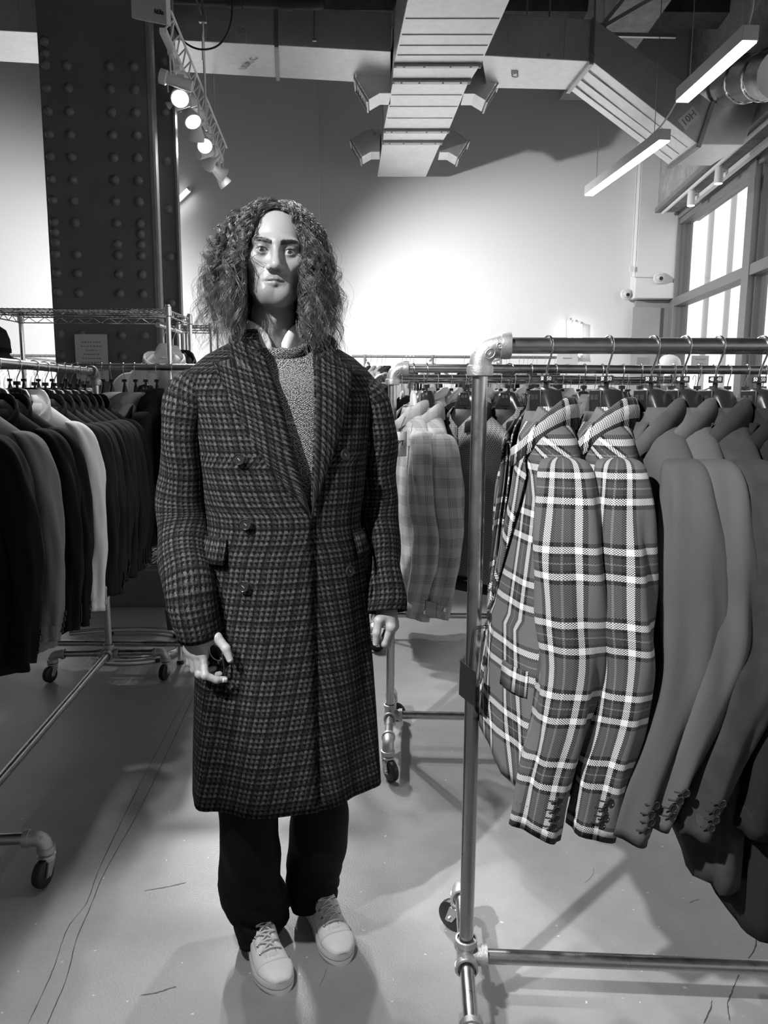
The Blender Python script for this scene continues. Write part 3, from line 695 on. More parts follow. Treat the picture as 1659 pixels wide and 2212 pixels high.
LINING_M = plain('dark_lining', .01, .6); PLASTIC_M = plain('black_hanger_plastic', .018, .28); PLASTIC2_M = plain('hanger_panel_plastic', .012, .4); LIGHTWOOD_M = plain('pale_hanger', .65, .4)
WIRE_M = plain('chrome_wire', .75, .18, 1); BUTTON_M = plain('dark_horn_button', .02, .25); BUTTON_W = plain('pearl_button', .7, .3)
PIPE_M = None
def pipe_mat():
    m = Mt('brushed_steel_pipe', .3, 1.0); n = m.noise(30, 3); k = m.noise(4, 3)
    m.col((k-.5)*.2+.50); m.rough((n-.5)*.18+.30); return m.mat
PIPE_M = pipe_mat(); FIT_M = plain('cast_iron_fitting', .50, .50, .8, var=.08, scale=60, bump=.35, bscale=220); RUBBER_M = plain('black_rubber', .012, .45); ZINC_M = plain('zinc_plate', .6, .35, 1)

# ============================================================ pipe racks on castors
RH, RB, PR = 1.555, .142, .0167                        # rail height, base height, pipe radius
def caster_at(root, c, fit, dirv, rz=0.0):
    """elbow turning down from the cross pipe at c (dirv outward), with a swivel caster below"""
    c = Vector(c); dv = Vector(dirv).normalized(); R = .028
    w = MB(); path = [c-dv*.03, c-dv*.008]+[c+dv*(R*math.sin(a)-.002)+Vector((0, 0, -R*(1-math.cos(a)))) for a in (0.3, .7, 1.1, 1.45)]+[c+dv*(R)+Vector((0, 0, -R-.012))]
    w.tube(path, .0225, 14); w.lathe([(.0225, -.009), (.0265, -.008), (.0265, .008), (.0225, .009)], c-dv*.026, dv, 16, cap=False); w.lathe([(.0225, -.009), (.0265, -.008), (.0265, .008), (.0225, .009)], c+dv*R+Vector((0, 0, -R-.008)), (0, 0, 1), 16, cap=False)
    fo = w.build('caster_elbow', FIT_M, root, group=None)
    p = c+dv*R+Vector((0, 0, -R-.018)); hz = p.z; wr = .042; f = Vector((math.cos(rz), math.sin(rz), 0)); s = Vector((-f.y, f.x, 0)); ax = Vector((p.x, p.y, wr))+f*.022
    w = MB(); w.lathe([(.022, 0), (.027, -.004), (.027, -.010), (.02, -.014), (.024, -.018), (.024, -.022)], p, (0, 0, 1), 16)
    for k in (-1, 1):
        t0 = p+s*k*.019+Vector((0, 0, -.02)); e = [t0+f*-.014, t0+f*.02, ax+s*k*.019+f*.012+Vector((0, 0, -.008)), ax+s*k*.019-f*.010+Vector((0, 0, -.008))]
        th = s*k*.0025; w.hexa([q-th for q in e], [q+th for q in e])
    w.tube([ax-s*.026, ax+s*.026], .006, 8)
    ca_ = w.build('caster', ZINC_M, root)
    w = MB(); w.lathe([(.012, -.0145), (wr-.008, -.0145), (wr-.002, -.011), (wr, -.005), (wr, .005), (wr-.002, .011), (wr-.008, .0145), (.012, .0145)], ax, s, 22); w.build('wheel', RUBBER_M, ca_)
def make_rack(label, A, B, h=RH, casters=((0, 1), (0, -1), (1, 1), (1, -1)), half=.26, group='pipe garment racks on casters', zr=(0, 0)):
    A, B = Vector((A[0], A[1], 0)), Vector((B[0], B[1], 0)); d = (B-A).normalized(); n = Vector((-d.y, d.x, 0))
    root = thing('pipe_rack', label, 'clothes rack', A, group=group)
    up = Vector((0, 0, h)); lo = Vector((0, 0, RB)); R = .04
    w = MB(); w.tube([A+up+d*R, B+up-d*R], PR, 16); w.build('rail', PIPE_M, root)
    w = MB(); w.tube([A+lo+d*.03, B+lo-d*.03], PR, 16); w.build('base_rail', PIPE_M, root)
    for (P, s) in ((A, 1), (B, -1)):
        dd = d*s
        w = MB(); w.tube([P+lo+Vector((0, 0, .03)), P+up-Vector((0, 0, R))], PR, 16); w.build('post', PIPE_M, root)
        w = MB(); path = [P+up+Vector((0, 0, -R-.012))]+[P+up+Vector((0, 0, -R))+dd*(R*(1-math.cos(a)))+Vector((0, 0, R*math.sin(a))) for a in (0, .3, .6, .9, 1.2, PI/2)]+[P+up+dd*(R+.012)]
        w.tube(path, .0235, 18)
        for (c, ax) in ((P+up+Vector((0, 0, -R-.012)), Vector((0, 0, 1))), (P+up+dd*(R+.012), dd)): w.lathe([(.0235, -.012), (.0275, -.010), (.0285, 0), (.0275, .010), (.0235, .012)], c, ax, 20, cap=False)
        el = w.build('elbow', FIT_M, root)
        cm = P+up+dd*.018+Vector((0, 0, -.012)); q_ = n*(-1 if n.y > 0 else 1)
        w = MB()
        for (of, rr, st) in ((Vector((0, 0, -.006))+dd*.0, .0085, 1.35), (Vector((0, 0, .010))+dd*.019, .0055, 1)):
            c = cm+of+q_*.0238; e1 = (dd+Vector((0, 0, 1))).normalized(); e2 = (dd-Vector((0, 0, 1))).normalized()
            w.tube([c+e1*(rr*st*math.cos(a))+e2*(rr*math.sin(a)) for a in [2*PI*i/16 for i in range(16)]], .0011, 5, closed=True)
            w.tube([c-e1*rr*.4, c+e1*rr*.4], .001, 5); w.tube([c-e1*rr*.4-e2*.003, c-e1*rr*.4+e2*.003], .001, 5); w.tube([c+e1*rr*.4-e2*.003, c+e1*rr*.4+e2*.003], .001, 5)
        w.build('cast_mark', FIT_M, el)
        w = MB(); w.tube([P+lo+Vector((0, 0, -.035)), P+lo+Vector((0, 0, .04))], .0215, 16); w.tube([P+lo, P+lo+dd*.045], .0215, 16); w.tube([P+lo-n*.042, P+lo+n*.042], .0215, 16)
        for (c, ax) in ((P+lo+Vector((0, 0, .038)), Vector((0, 0, 1))), (P+lo+Vector((0, 0, -.033)), Vector((0, 0, 1))), (P+lo+dd*.043, dd), (P+lo-n*.04, n), (P+lo+n*.04, n)): w.lathe([(.0215, -.008), (.026, -.007), (.026, .007), (.0215, .008)], c, ax, 18, cap=False)
        w.build('cross_fitting', FIT_M, root)
        w = MB(); w.tube([P+lo-n*(half-.03), P+lo+n*(half-.03)], PR, 14); w.build('cross_pipe', PIPE_M, root)
    for (e, sgn) in casters:
        P = A if e == 0 else B
        caster_at(root, P+lo+n*sgn*(half-.02), FIT_M, n*sgn, math.atan2(d.y, d.x)+zr[0]+sgn*zr[1])
    return root, A, B, d, n
near = make_rack('pipe garment rack nearest the camera, on the right, full of plaid and grey jackets', (.200, 1.643), (1.92, 1.56), zr=(2.2, .3))
mid = make_rack('pipe garment rack behind the plaid jackets, second on the right', (.030, 3.03), (1.75, 2.97), zr=(-.6, .4))
third = make_rack('pipe garment rack third back on the right with pale fleece coats', (-.05, 4.5), (1.70, 4.46), zr=(.5, .2))
left = make_rack('pipe garment rack of dark suits along the left edge', (-1.400, 3.777), (-1.285, 2.10), zr=(-.35, .1), half=.275)
fourth = make_rack('pipe garment rack fourth back on the right, far behind', (.20, 6.0), (2.3, 5.95), h=1.57)
cross = make_rack('pipe garment rack crossing in front of the riveted column on the left', (-2.60, 3.93), (-.62, 3.93), h=1.585)

# ============================================================ hangers
def hook_pts(lean=0.0, drop=.072):
    r = PR+.0035; pts = [Vector((r*math.sin(a), 0, r*math.cos(a))) for a in (-1.9, -1.5, -1.1, -.7, -.3, .1, .5, .9, 1.3, 1.6)]
    pts += [Vector((r*.92, 0, -.012)), Vector((r*.55, 0, -.028)), Vector((.003, 0, -.045)), Vector((0, 0, -.055)), Vector((0, 0, -drop-.012))]
    return pts
def hanger_geo(root, panel=True, marker=True, wide=.185, mat=None, slim=False, n=13, tz=0.0):
    mat = mat or PLASTIC_M
    w = MB(); w.tube(hook_pts(), .0021, 8); w.build('hook', WIRE_M, root, local=True)
    rs = []
    ztop = lambda x: -.084-.004*(x/.03)**2 if abs(x) < .031 else interp(abs(x), [.031, .038, .06, .10, .16, .21], [-.088, -.112, -.158, -.192, -.235, -.268])
    zbot = lambda x: interp(abs(x), [0, .02, .045, .08, .14, .21], [-.150, -.160, -.195, -.220, -.255, -.288])
    thk = lambda x: interp(abs(x), [0, .03, .08, .14, .21], [.024, .025, .017, .020, .026])*(.35 if slim else 1)
    for i in range(n):
        x = wide*math.sin((i/(n-1)-.5)*PI) if i not in (0, n-1) else (-wide if i == 0 else wide)
        zt, zb_, t = ztop(x), zbot(x), thk(x); yb = interp(abs(x), [0, .1, .21], [0, .004, -.012])
        rs.append([Vector((x, yb+a*t, (zt+zb_)/2+b*(zt-zb_)/2)) for a, b in ((-.75, -1), (-1, -.8), (-1, .7), (-.6, 1), (.6, 1), (1, .7), (1, -.8), (.75, -1))])
    w = MB(); w.rings(rs, True, True, True); w.build('hanger_body', mat, root, local=True, smooth=55)
    if panel:
        w = MB(); w.box((0, -.0245, -.116), (.044, .004, .052)); pb = w.build('front_panel', PLASTIC2_M, root, local=True, bevel=.003)
        w = MB()
        for k in range(7):
            if k == 3: continue
            w.box((-.0115+k*.0038, -.0272, -.106), (.0014, .0015, .010))
        for k in (0, 1, 4, 5): w.box((-.0096+k*.0038, -.0272, -.1015), (.0034, .0015, .0013))
        w.build('raised_mark', ZINC_M, root, local=True, smooth=0)
        w = MB(); w.tube([Vector((0.0195, -.0268, -0.115)), Vector((0.0182, -.0268, -0.134)), Vector((0.0104, -.0268, -0.139)), Vector((-0.0104, -.0268, -0.139)), Vector((-0.0182, -.0268, -0.134)), Vector((-0.0195, -.0268, -0.115))], .0012, 5); w.build('panel_rim', PLASTIC_M, root, local=True)
    if marker:
        w = MB(); w.box((0, 0, -.068), (.020, .020, .0135)); w.lathe([(.005, -.09), (.0055, -.075)], (0, 0, 0), n=8); w.build('size_marker', PLASTIC2_M, root, local=True, smooth=0, bevel=.0008)
HANG = {}
def hanger(kind, label, loc, rz, text=None, group=None):
    if kind not in HANG:
        r = thing('clothes_hanger', label, 'hanger', (0, 0, 0)); HANG[kind] = r
        hanger_geo(r, panel=(kind in ('suit',)), marker=(kind != 'pale'), mat=LIGHTWOOD_M if kind == 'pale' else None, wide={'suit': .125, 'pale': .05, 'slim': .055}.get(kind, .185), slim=(kind in ('pale', 'far')), n=13 if kind == 'suit' else 9)
        h = r; h.location = loc; h.rotation_euler = (0, 0, rz); h['label'] = label
        if group: h['group'] = group
    else: h = copy_tree(HANG[kind], loc, rz, label, group)
    if not group and 'group' in h: del h['group']
    XF[h] = Matrix.LocRotScale(Vector(loc), h.rotation_euler, None)
    if text:
        keep = KIDS.get(h); M = XF[h]@frame((0, -.0102, -.0678), (1, 0, 0), (0, 0, 1)); b = text_mesh(text, .011, M, .0002, True); o = b.build('size_number', CARD_M, h, smooth=0)
        M = XF[h]@frame((.0102, 0, -.0678), (0, 1, 0), (0, 0, 1)); text_mesh(text, .011, M, .0002, True).build('size_number', CARD_M, h, smooth=0)
        M = XF[h]@frame((-.0102, 0, -.0678), (0, -1, 0), (0, 0, 1)); text_mesh(text, .011, M, .0002, True).build('size_number', CARD_M, h, smooth=0)
        if keep is None: KIDS.pop(h, None)
        else:
            KIDS[h] = [k for k in KIDS[h] if not k.name.startswith('size_number')]
    return h

# ============================================================ hanging garments
class Ring:                                            # a torso-like cross section, front toward -y
    def __init__(s, z, wx, df, db, n=2.4, cy=0.0, cx=0.0): s.z, s.wx, s.df, s.db, s.n, s.cy, s.cx = z, wx, df, db, n, cy, cx
    def at(s, th, off=0.0):
        a, b = math.sin(th), math.cos(th); e = 2/s.n
        x = s.wx*math.copysign(abs(a)**e, a); d = s.df if b > 0 else s.db; y = -d*math.copysign(abs(b)**e, b)
        p = Vector((s.cx+x, s.cy+y, s.z))
        if off:
            nrm = Vector((a/s.wx, -b/max(d, .01), 0)).normalized(); p += nrm*off
        return p
def ring_between(R, z):
    zs = [r.z for r in R]; f = lambda k: float(np.interp(-z, [-q for q in zs], [getattr(r, k) for r in R]))
    return Ring(z, f('wx'), f('df'), f('db'), f('n'), f('cy'), f('cx'))
def body_mesh(R, zs, gap, M=40, ripple=.0, seed=0, ov=.10, hemf=None, kf=7, fold=None):
    """loft with a front opening; gap(z) is the half angle of the opening"""
    rnd = random.Random(seed); ph = [rnd.uniform(0, 6.28) for _ in range(4)]; rs = []; uvs = []; zt = zs[0]; zb = zs[-1]
    for z in zs:
        r = ring_between(R, z); g = gap(z); t = (zt-z)/(zt-zb); ring = []; uv = []; s = 0; prev = None
        for j in range(M+1):
            a = -ov if g <= 0 else g
            th = a+(2*PI-(0 if g <= 0 else g)-a)*j/M
            o = ripple*t*t*(math.sin(kf*th+ph[0]+z*2)+.6*math.sin((kf*2-3)*th+ph[1]-z*5)); o += .006*max(0, 1-j/2.5) if g <= 0 else 0
            if fold: o += fold(th, z)
            p = r.at(th, o)
            if hemf: p.z += hemf(th)*smooth01((t-.75)/.25)
            ring.append(p)
            if prev is not None: s += (p-prev).length
            prev = p; uv.append(s)
        h = uv[len(uv)//2]; rs.append(ring); uvs.append([(q-h, p.z) for q, p in zip(uv, ring)])
    w = MB(); w.rings(rs, False, uvs=uvs); return w
def lapel_mesh(R, gap, side, z_break, z_notch, z_top, wmax, rows=14, lift=.010, peak=0.0, roll=.5):
    rs = []; uvs = []
    for i in range(rows+1):
        t = i/rows; z = z_break+(z_top-z_break)*t; r = ring_between(R, z); g = max(gap(z), .0)
        zz = (z-z_break)/(z_notch-z_break)
        wd = wmax*(min(1, zz)**.85) if zz <= 1 else wmax*max(.45, .72-.27*(z-z_notch)/(max(1e-3, z_top-z_notch)))
        if peak and zz <= 1 and zz > .86: wd += peak*(zz-.86)/.14
        row = []; uv = []
        for j, f in enumerate((0, .18, .5, .8, 1)):
            base = r.at(side*g, .001); p2 = r.at(side*(g+.02), .001); tg = (p2-base).normalized()
            p = base+tg*(wd*f); e = r.at(side*(g+wd*f/max(.05, r.wx)), lift*(math.sin(PI*(f*.75+.12))*.9+.3)); 
            p = e; p.z = z+(peak*.45*f if peak else .0)*smooth01((zz-.7)/.3)*(1 if zz <= 1.001 else 0)
            row.append(p); uv.append((f*wd*.9+side*.03, z*1.0+f*.02))
        rs.append(row); uvs.append(uv)
    w = MB(); w.rings(rs, False, uvs=uvs); return w
def collar_mesh(R, gap, z_n, height=.035, fall=.03, M=26, extra=.1, flare=.012, dropf=.075):
    rs = [[] for _ in range(6)]; us = [[] for _ in range(6)]
    g = max(.25, gap(z_n-dropf))-extra*.3; L = 0; prev = None
    for j in range(M+1):
        th = g+(2*PI-2*g)*j/M; fr = max(0, math.cos(th)*.62+.38); fr = fr*fr
        zb = z_n-.006-dropf*fr; r0 = ring_between(R, zb); h = height*(1-.75*fr); fl_ = fall*(1+.15*fr)
        for k, (off, dz) in enumerate(((-.006, -.004), (-.004, h*.6), (.000, h), (.006, h*.93), (.006+flare*.6, h*.35), (.004+flare, -fl_))):
            p = r0.at(th, off+.004); p.z = zb+dz
            if k == 2:
                if prev is not None: L += (p-prev).length
                prev = p
            rs[k].append(p)
        for k in range(6): us[k].append((L*1.0, k*.014+.3))
    w = MB(); w.rings(rs, False, uvs=us); return w
def sleeve_mesh(side, path, M=20, per=.36, ripple=.004, seed=0, kn=9, twist=0.0, uo=.065):
    """path: rows of (x, y, z, half depth in y, half width in x, lean)"""
    rnd = random.Random(seed); ph = rnd.uniform(0, 6); ph2 = rnd.uniform(0, 6); rows = []; K = 4; P = path; uvs = []
    ts = np.linspace(0, len(P)-1, (len(P)-1)*K+1); A = np.array(P, float); L = 0; prev = None
    for t in ts:
        i = min(int(t), len(P)-2); f = t-i
        a, b, c, d = A[max(i-1, 0)], A[i], A[i+1], A[min(i+2, len(P)-1)]
        v = .5*((2*b)+(c-a)*f+(2*a-5*b+4*c-d)*f*f+(3*b-3*c+d-a)*f**3)
        x, y, z, ry, rx, ln = v; row = []; uv = []
        c_ = Vector((x*side, y, z))
        if prev is not None: L += (c_-prev).length
        prev = c_
        q = t/(len(P)-1)
        for j in range(M+1):
            an = 2*PI*(j % M)/M; k = ripple*smooth01(q*3)*(math.sin(3*an+ph+z*kn)+.7*math.sin(5*an-ph2+z*kn*2.2)+.55*math.sin(7*an+ph*2)+.35*math.sin(2*an+ph2+z*42))
            px_, py_ = math.cos(an), math.sin(an); e = .86
            px_, py_ = math.copysign(abs(px_)**e, px_), math.copysign(abs(py_)**e, py_)
            ex, ey = px_*(rx+k), py_*(ry+k); tw = twist*smooth01(q*2.5)*side; ex, ey = ex*math.cos(tw)+ey*math.sin(tw), ey*math.cos(tw)-ex*math.sin(tw)
            row.append(Vector((c_.x+ex, c_.y+ey, c_.z+ln*py_*ry+.0)))
            uv.append((side*((j/M+.25) % 1.0001-.25)*per+uo, -L))
        rows.append(row[:M]); uvs.append(uv)
    last = rows[-1]; c = sum(last, Vector())/M
    rows.append([c+(p-c)*.9+Vector((0, 0, .002)) for p in last]); uvs.append(uvs[-1]); rows.append([c+(p-c)*.85+Vector((0, 0, .05)) for p in last]); uvs.append(uvs[-1])
    w = MB(); w.rings(rows, True, True, True, uvs=uvs); return w, rows[:-2]
def button(root, c, n, mat=None, r=.0085, name='button'):
    w = MB(); w.lathe([(r*.9, 0), (r, .001), (r, .003), (r*.82, .0042), (r*.7, .003), (.001, .0028)], c, n, 14); b = w.build(name, mat or BUTTON_M, root, local=True); return b

def jacket(label, loc, rz, mat, th=1.0, ln=.74, cat='jacket', name='jacket', gapw=1.0, lap=True, btn=True, res=1.0, seed=1, group=None, sl=.66, ww=1.0, collar_mat=None, cuffb=4, fold=True, lean=0.0, sleeve_dx=0.0, z0=0.0, ripple=.008, holes=False, yaw_s=0.0, btnm=None, open_front=0.0, cuff=False, sleeve_w=1.0, forward=0.0, near_only=None, twist=0.0, bang=.5, lapw=.078):
    root = thing(name, label, cat, loc, rz, group=group)
    zn = -.135+z0; W = .212*ww; zs_ = zn-.105
    R = [Ring(zn+.012, .062, .05, .05, 2), Ring(zn, .072, .055*1, .05, 2), Ring(zn-.05, .135, .064, .058, 2.2), Ring(zs_, W-.004, .070*(.55+.45*th), .062*(.55+.45*th), 2.4), Ring(zs_-.06, W+.012, .085*th, .07*th, 2.5),
         Ring(zn-.24, W+.01, .098*th, .08*th, 2.5), Ring(zn-.42, W-.002, .098*th+open_front, .078*th, 2.4), Ring(zn-.58, W+.012, .105*th+open_front*1.2, .082*th, 2.5), Ring(zn-ln, W+.030, .112*th+open_front*1.4, .088*th, 2.6)]
    zb_ = zn-.43
    def gap(z):
        zz = zb_ if lap else zn-.07
        if z < zz: return 0
        r = ring_between(R, z); gx = gapw*.066*min(1, (z-zz)/(zn-zz))**.9
        return math.asin(min(.85, (gx/r.wx)**(r.n/2)))
    nz = max(10, int(24*res)); zs = list(np.linspace(zn+.01, zs_-.06, max(5, int(9*res))))+list(np.linspace(zs_-.09, zn-ln, nz))
    hemf = (lambda a: .05*smooth01((math.cos(a)-.75)/.25)) if lap else None
    w = body_mesh(R, zs, gap, int(44*res), ripple, seed, hemf=hemf); w.build('body', mat, root, local=True, smooth=180, solid=.003)
    if res >= .8:
        w = MB(); rr = [[r.at(a, -.014) for a in [2*PI*i/20 for i in range(20)]] for r in (R[1], R[2], R[3], R[5], R[7])]; w.rings(rr, True, True, True); w.build('lining', LINING_M, root, local=True, smooth=180)
    if lap:
        for s in (1, -1): lapel_mesh(R, gap, s, zb_, zn-.10, zn-.02, lapw, int(14*res)+2).build('lapel', mat, root, local=True, smooth=60, solid=.002)
    collar_mesh(R, gap, zn, M=max(14, int(26*res)), extra=.12 if lap else .0, height=.036, fall=.030, dropf=.075 if lap else .05).build('collar', collar_mat or mat, root, local=True, smooth=60, solid=.003)
    E = zs_
    f = forward
    for s in (1, -1):
        dx = sleeve_dx if s == 1 else 0
        q = sleeve_w
        path = [(W-.050, 0, E+.022, .020, .012, 0), (W-.022, -.002, E+.012, .050*q, .028, 0), (W+.006, -.002, E-.034, .060*q, .039, 0), (W+.026, 0, E-.14, .071*q, .043, 0), (W+.034, .006, E-.26, .072*q, .041, 0),
                (W+.036, .010-f*.2, E-.36, .066*q, .040, 0), (W+.034, -.004-f*.5, E-.47, .061*q, .038, 0.05), (W+.03, -.03-f*.8, E-.58, .056*q, .035, -.08), (W+.028, -.052-f, E-sl, .052*q, .033, -.30)]
        path = [(x+dx*k/8, y*1.0-yaw_s*k/8, z, a*min(1, .55+.45*th)*1.0, b, l) for k, (x, y, z, a, b, l) in enumerate(path)]
        sm, rows = sleeve_mesh(s, path, max(12, int(34*res)), .36, .0042 if fold else .0015, seed+s, twist=twist)
        so = sm.build('sleeve', mat, root, local=True, smooth=180)
        if cuff:
            w = MB(); last = rows[-1]; c = sum(last, Vector())/len(last); lo = [c+(p-c)*1.04 for p in last]; hi = [p+Vector((0, .004, .055)) for p in lo]; uu = [[(.27*j/len(lo), -.6-k*.055) for j in range(len(lo)+1)] for k in (0, 1)]
            w.rings([lo, hi], True, uvs=uu); w.build('cuff', mat, so, local=True, smooth=180, solid=.003)
        if btn and (near_only is None or near_only == s):
            M_ = len(rows[0]); nr = len(rows)
            for k in range(cuffb):
                zt = rows[-1][0].z+.030+k*.0165; ri = min(range(nr), key=lambda i: abs(rows[i][0].z-zt)); row = rows[ri]; c = sum(row, Vector())/M_
                ang = bang+.03*k; j = int(round(ang/(2*PI)*M_)) if s == 1 else int(round((PI-ang)/(2*PI)*M_)); p = row[j % M_].copy(); nn = (p-c); nn.z = 0; nn.normalize(); p.z = zt
                nn = (nn+Vector((s*.6, 0, 0))).normalized()
                button(so, p+nn*.0005, nn, btnm)
                if holes:
                    w = MB(); tg = Vector((-nn.y, nn.x, 0)); tg = tg*(-1 if tg.y > 0 else 1); w.tube([p+nn*.001+tg*.008, p+nn*.0+tg*.022+Vector((0, 0, .004))], .0016, 6); w.build('buttonhole', BUTTON_M, so, local=True)
    if lap and btn:
        for k in range(2):
            r = ring_between(R, zb_-.01-k*.1); button(root, r.at(.06, .010), Vector((.05, -1, 0)), btnm, .011)
        w = MB(); z = zn-.50
        for s in (1, -1):
            w = MB(); r = ring_between(R, z); r2 = ring_between(R, z-.05); a = [r.at(s*t, .007) for t in (.55, .75, .95, 1.1)]; b = [r2.at(s*t, .009) for t in (.55, .75, .95, 1.1)]
            w.rings([a, b], False, uvs=[[(t*.2, z) for t in (.55, .75, .95, 1.1)], [(t*.2, z-.05) for t in (.55, .75, .95, 1.1)]]); w.build('pocket_flap', mat, root, local=True, solid=.003)
    return root

# --- near rack: plaid and grey jackets, fronts to the left
nA, nd = near[1], near[3]
def on_rail(rack, s, h=RH): p = rack[1]+rack[3]*s; return Vector((p.x, p.y, h))
NR = -PI/2-.05
def rail_s(rack, px, py=760):                          # distance along the rail where a picture column crosses it
    d = ray(px, py); A, D = rack[1], rack[3]; u = d.x/d.y
    return (u*A.y-A.x)/(D.x-u*D.y)
near_spec = [  # hook column, material, label, text, params
    (1183, PLAID_M, 'grey and white plaid jacket hanging first on the near rack beside its post', '50', dict(th=.80, sl=.70, seed=3, open_front=.02, rz=.06, forward=-.01, twist=.28, lapw=.10)),
    (1314, PLAID_M, 'second grey and white plaid jacket on the near rack', '50', dict(th=.70, sl=.70, seed=5, rz=-.06, forward=-.02, twist=.32)),
    (1411, TWEED_M, 'plain grey jacket hanging next to the second plaid jacket', '50', dict(th=.58, sl=.70, seed=8, rz=.10, forward=.04, ln=.78, twist=.35)),
    (1479, GREYJ_M, 'plain grey jacket, second of the two plain ones on the near rack', '48', dict(th=.58, sl=.67, seed=12, rz=.04, forward=.05, ln=.78, twist=.35)),
    (1551, CAMO_M, 'dark mottled jacket on the near rack after the plain grey pair', '48', dict(th=.58, sl=.69, seed=15, rz=.05, ln=.93, forward=.04, twist=.35)),
    (1646, DGREY_M, 'dark grey coat on the near rack at the right frame edge', '50', dict(th=.60, sl=.69, seed=18, rz=.03, ln=1.03, twist=.35)),
    (1722, BLACK_M, 'long black coat on the near rack, hem showing at lower right', '50', dict(th=.65, sl=.69, seed=21, rz=.0, ln=1.06)),
    (1800, BLACK_M, 'long black coat on the near rack mostly outside the frame', '52', dict(th=.65, sl=.69, seed=25, rz=.0, ln=1.08)),
]
ordn = ['first', 'second', 'third', 'fourth', 'fifth', 'sixth', 'seventh', 'eighth', 'ninth', 'tenth', 'eleventh', 'twelfth', 'thirteenth', 'fourteenth', 'fifteenth', 'sixteenth']
for k, (px, m_, lb, tx, kw) in enumerate(near_spec):
    s = rail_s(near, px, 748); p = on_rail(near, s); kw = dict(kw); r = kw.pop('rz')
    hanger('suit', 'black suit hanger with size tag, %s from the post on the near rack' % ordn[k], p, NR+.36+r*.5, tx)
    jacket(lb, p, NR+r, m_, holes=k < 5, near_only=1, **kw)
# hang tag on the first plaid jacket
tg = thing('hang_tag', 'black square swing tag on a cord, hanging from the first plaid jacket', 'tag', atY(1010, 1480, 1.57))
w = MB(); a, b, c, d = atY(994, 1427, 1.60), atY(1027, 1452, 1.53), atY(1025, 1527, 1.53), atY(991, 1500, 1.60); nn = (b-a).cross(c-a).normalized()*.0012; w.hexa([d, c, b, a], [q_+nn for q_ in (d, c, b, a)]); w.build('card', plain('black_card', .012, .6, var=.3, scale=90), tg, smooth=0)
w = MB(); w.tube(crom([atY(1055, 1352, 1.57), atY(1030, 1354, 1.555), atY(1022, 1362, 1.55), atY(1017, 1400, 1.55), atY(1014, 1440, 1.56)], 5), .0012, 5); w.tube(crom([atY(1055, 1356, 1.57), atY(1032, 1358, 1.555), atY(1024, 1368, 1.55), atY(1020, 1405, 1.55), atY(1016, 1443, 1.56)], 5), .0012, 5); w.build('cord', BUTTON_M, tg)

# --- left rack: suits, fronts toward the camera
lspec = [(2.17, BLACK_M, 'black suit jacket nearest the camera on the left rack, cut by the frame', dict(sl=.64, seed=31)), (2.36, MEL_M, 'light grey melange jacket on the left rack', dict(sl=.64, seed=33)),
         (2.54, BLACK_M, 'black suit jacket just behind the light grey one', dict(sl=.66, seed=35)), (2.655, BLACK_M, 'black suit jacket directly in front of the white jacket', dict(sl=.68, seed=37)),
         (2.83, WHITE_M, 'white cotton jacket on the left rack', dict(sl=.69, seed=39, btnm=BUTTON_W, z0=.015)), (3.00, DGREY_M, 'dark grey jacket just behind the white one', dict(sl=.66, seed=41)),
         (3.11, CHAR_M, 'charcoal jacket second behind the white one', dict(sl=.68, seed=43)), (3.21, DGREY_M, 'dark grey jacket third behind the white one', dict(sl=.65, seed=45)), (3.31, CHAR_M, 'charcoal jacket fourth behind the white one', dict(sl=.66, seed=47)),
         (3.41, DGREY_M, 'dark grey jacket fifth behind the white one', dict(sl=.65, seed=49)), (3.51, CHAR_M, 'charcoal corded jacket sixth behind the white one', dict(sl=.66, seed=51)), (3.61, DGREY_M, 'dark grey jacket last at the far end of the left rack', dict(sl=.66, seed=53))]
lA, lB = left[1], left[2]
for k, (y, m_, lb, kw) in enumerate(lspec):
    t = (y-lA.y)/(lB.y-lA.y); p = Vector((lerp(lA.x, lB.x, t), y, RH)); rz = .10+random.uniform(-.04, .04)
    hanger('suit', 'black suit hanger on the left rack, %s from the camera end' % ordn[k], p, rz)
    jacket(lb, p, rz, m_, th=.62, ln=.78, near_only=1, res=.9, bang=.12, holes=k < 3, **kw)
# ============================================================ mid rack
def mid_at(px): return on_rail(mid, rail_s(mid, px, 806))
p = mid_at(893); hanger('pale', 'pale slim hanger of the first checked overshirt on the mid rack', p, -1.45)
jacket('pale checked overshirt with white swing tag, first on the mid rack', p, -1.42, GLEN_M, th=.7, lap=False, cuff=True, cat='shirt', name='overshirt', sl=.675, seed=61, z0=-.015, ww=.93, res=1, cuffb=1, forward=-.03, near_only=1, ln=.70, twist=.2, sleeve_w=.92, btnm=BUTTON_W)
p = mid_at(922); hanger('slim', 'glossy black slim hanger of the second checked overshirt on the mid rack', p, -1.45)
jacket('pale checked overshirt hanging second on the mid rack', p, -1.30, GLEN_M, th=.7, lap=False, cuff=True, cat='shirt', name='overshirt', sl=.655, seed=66, z0=-.025, ww=.95, res=1, cuffb=1, forward=-.02, near_only=1, ln=.70, twist=.25, btnm=BUTTON_W)
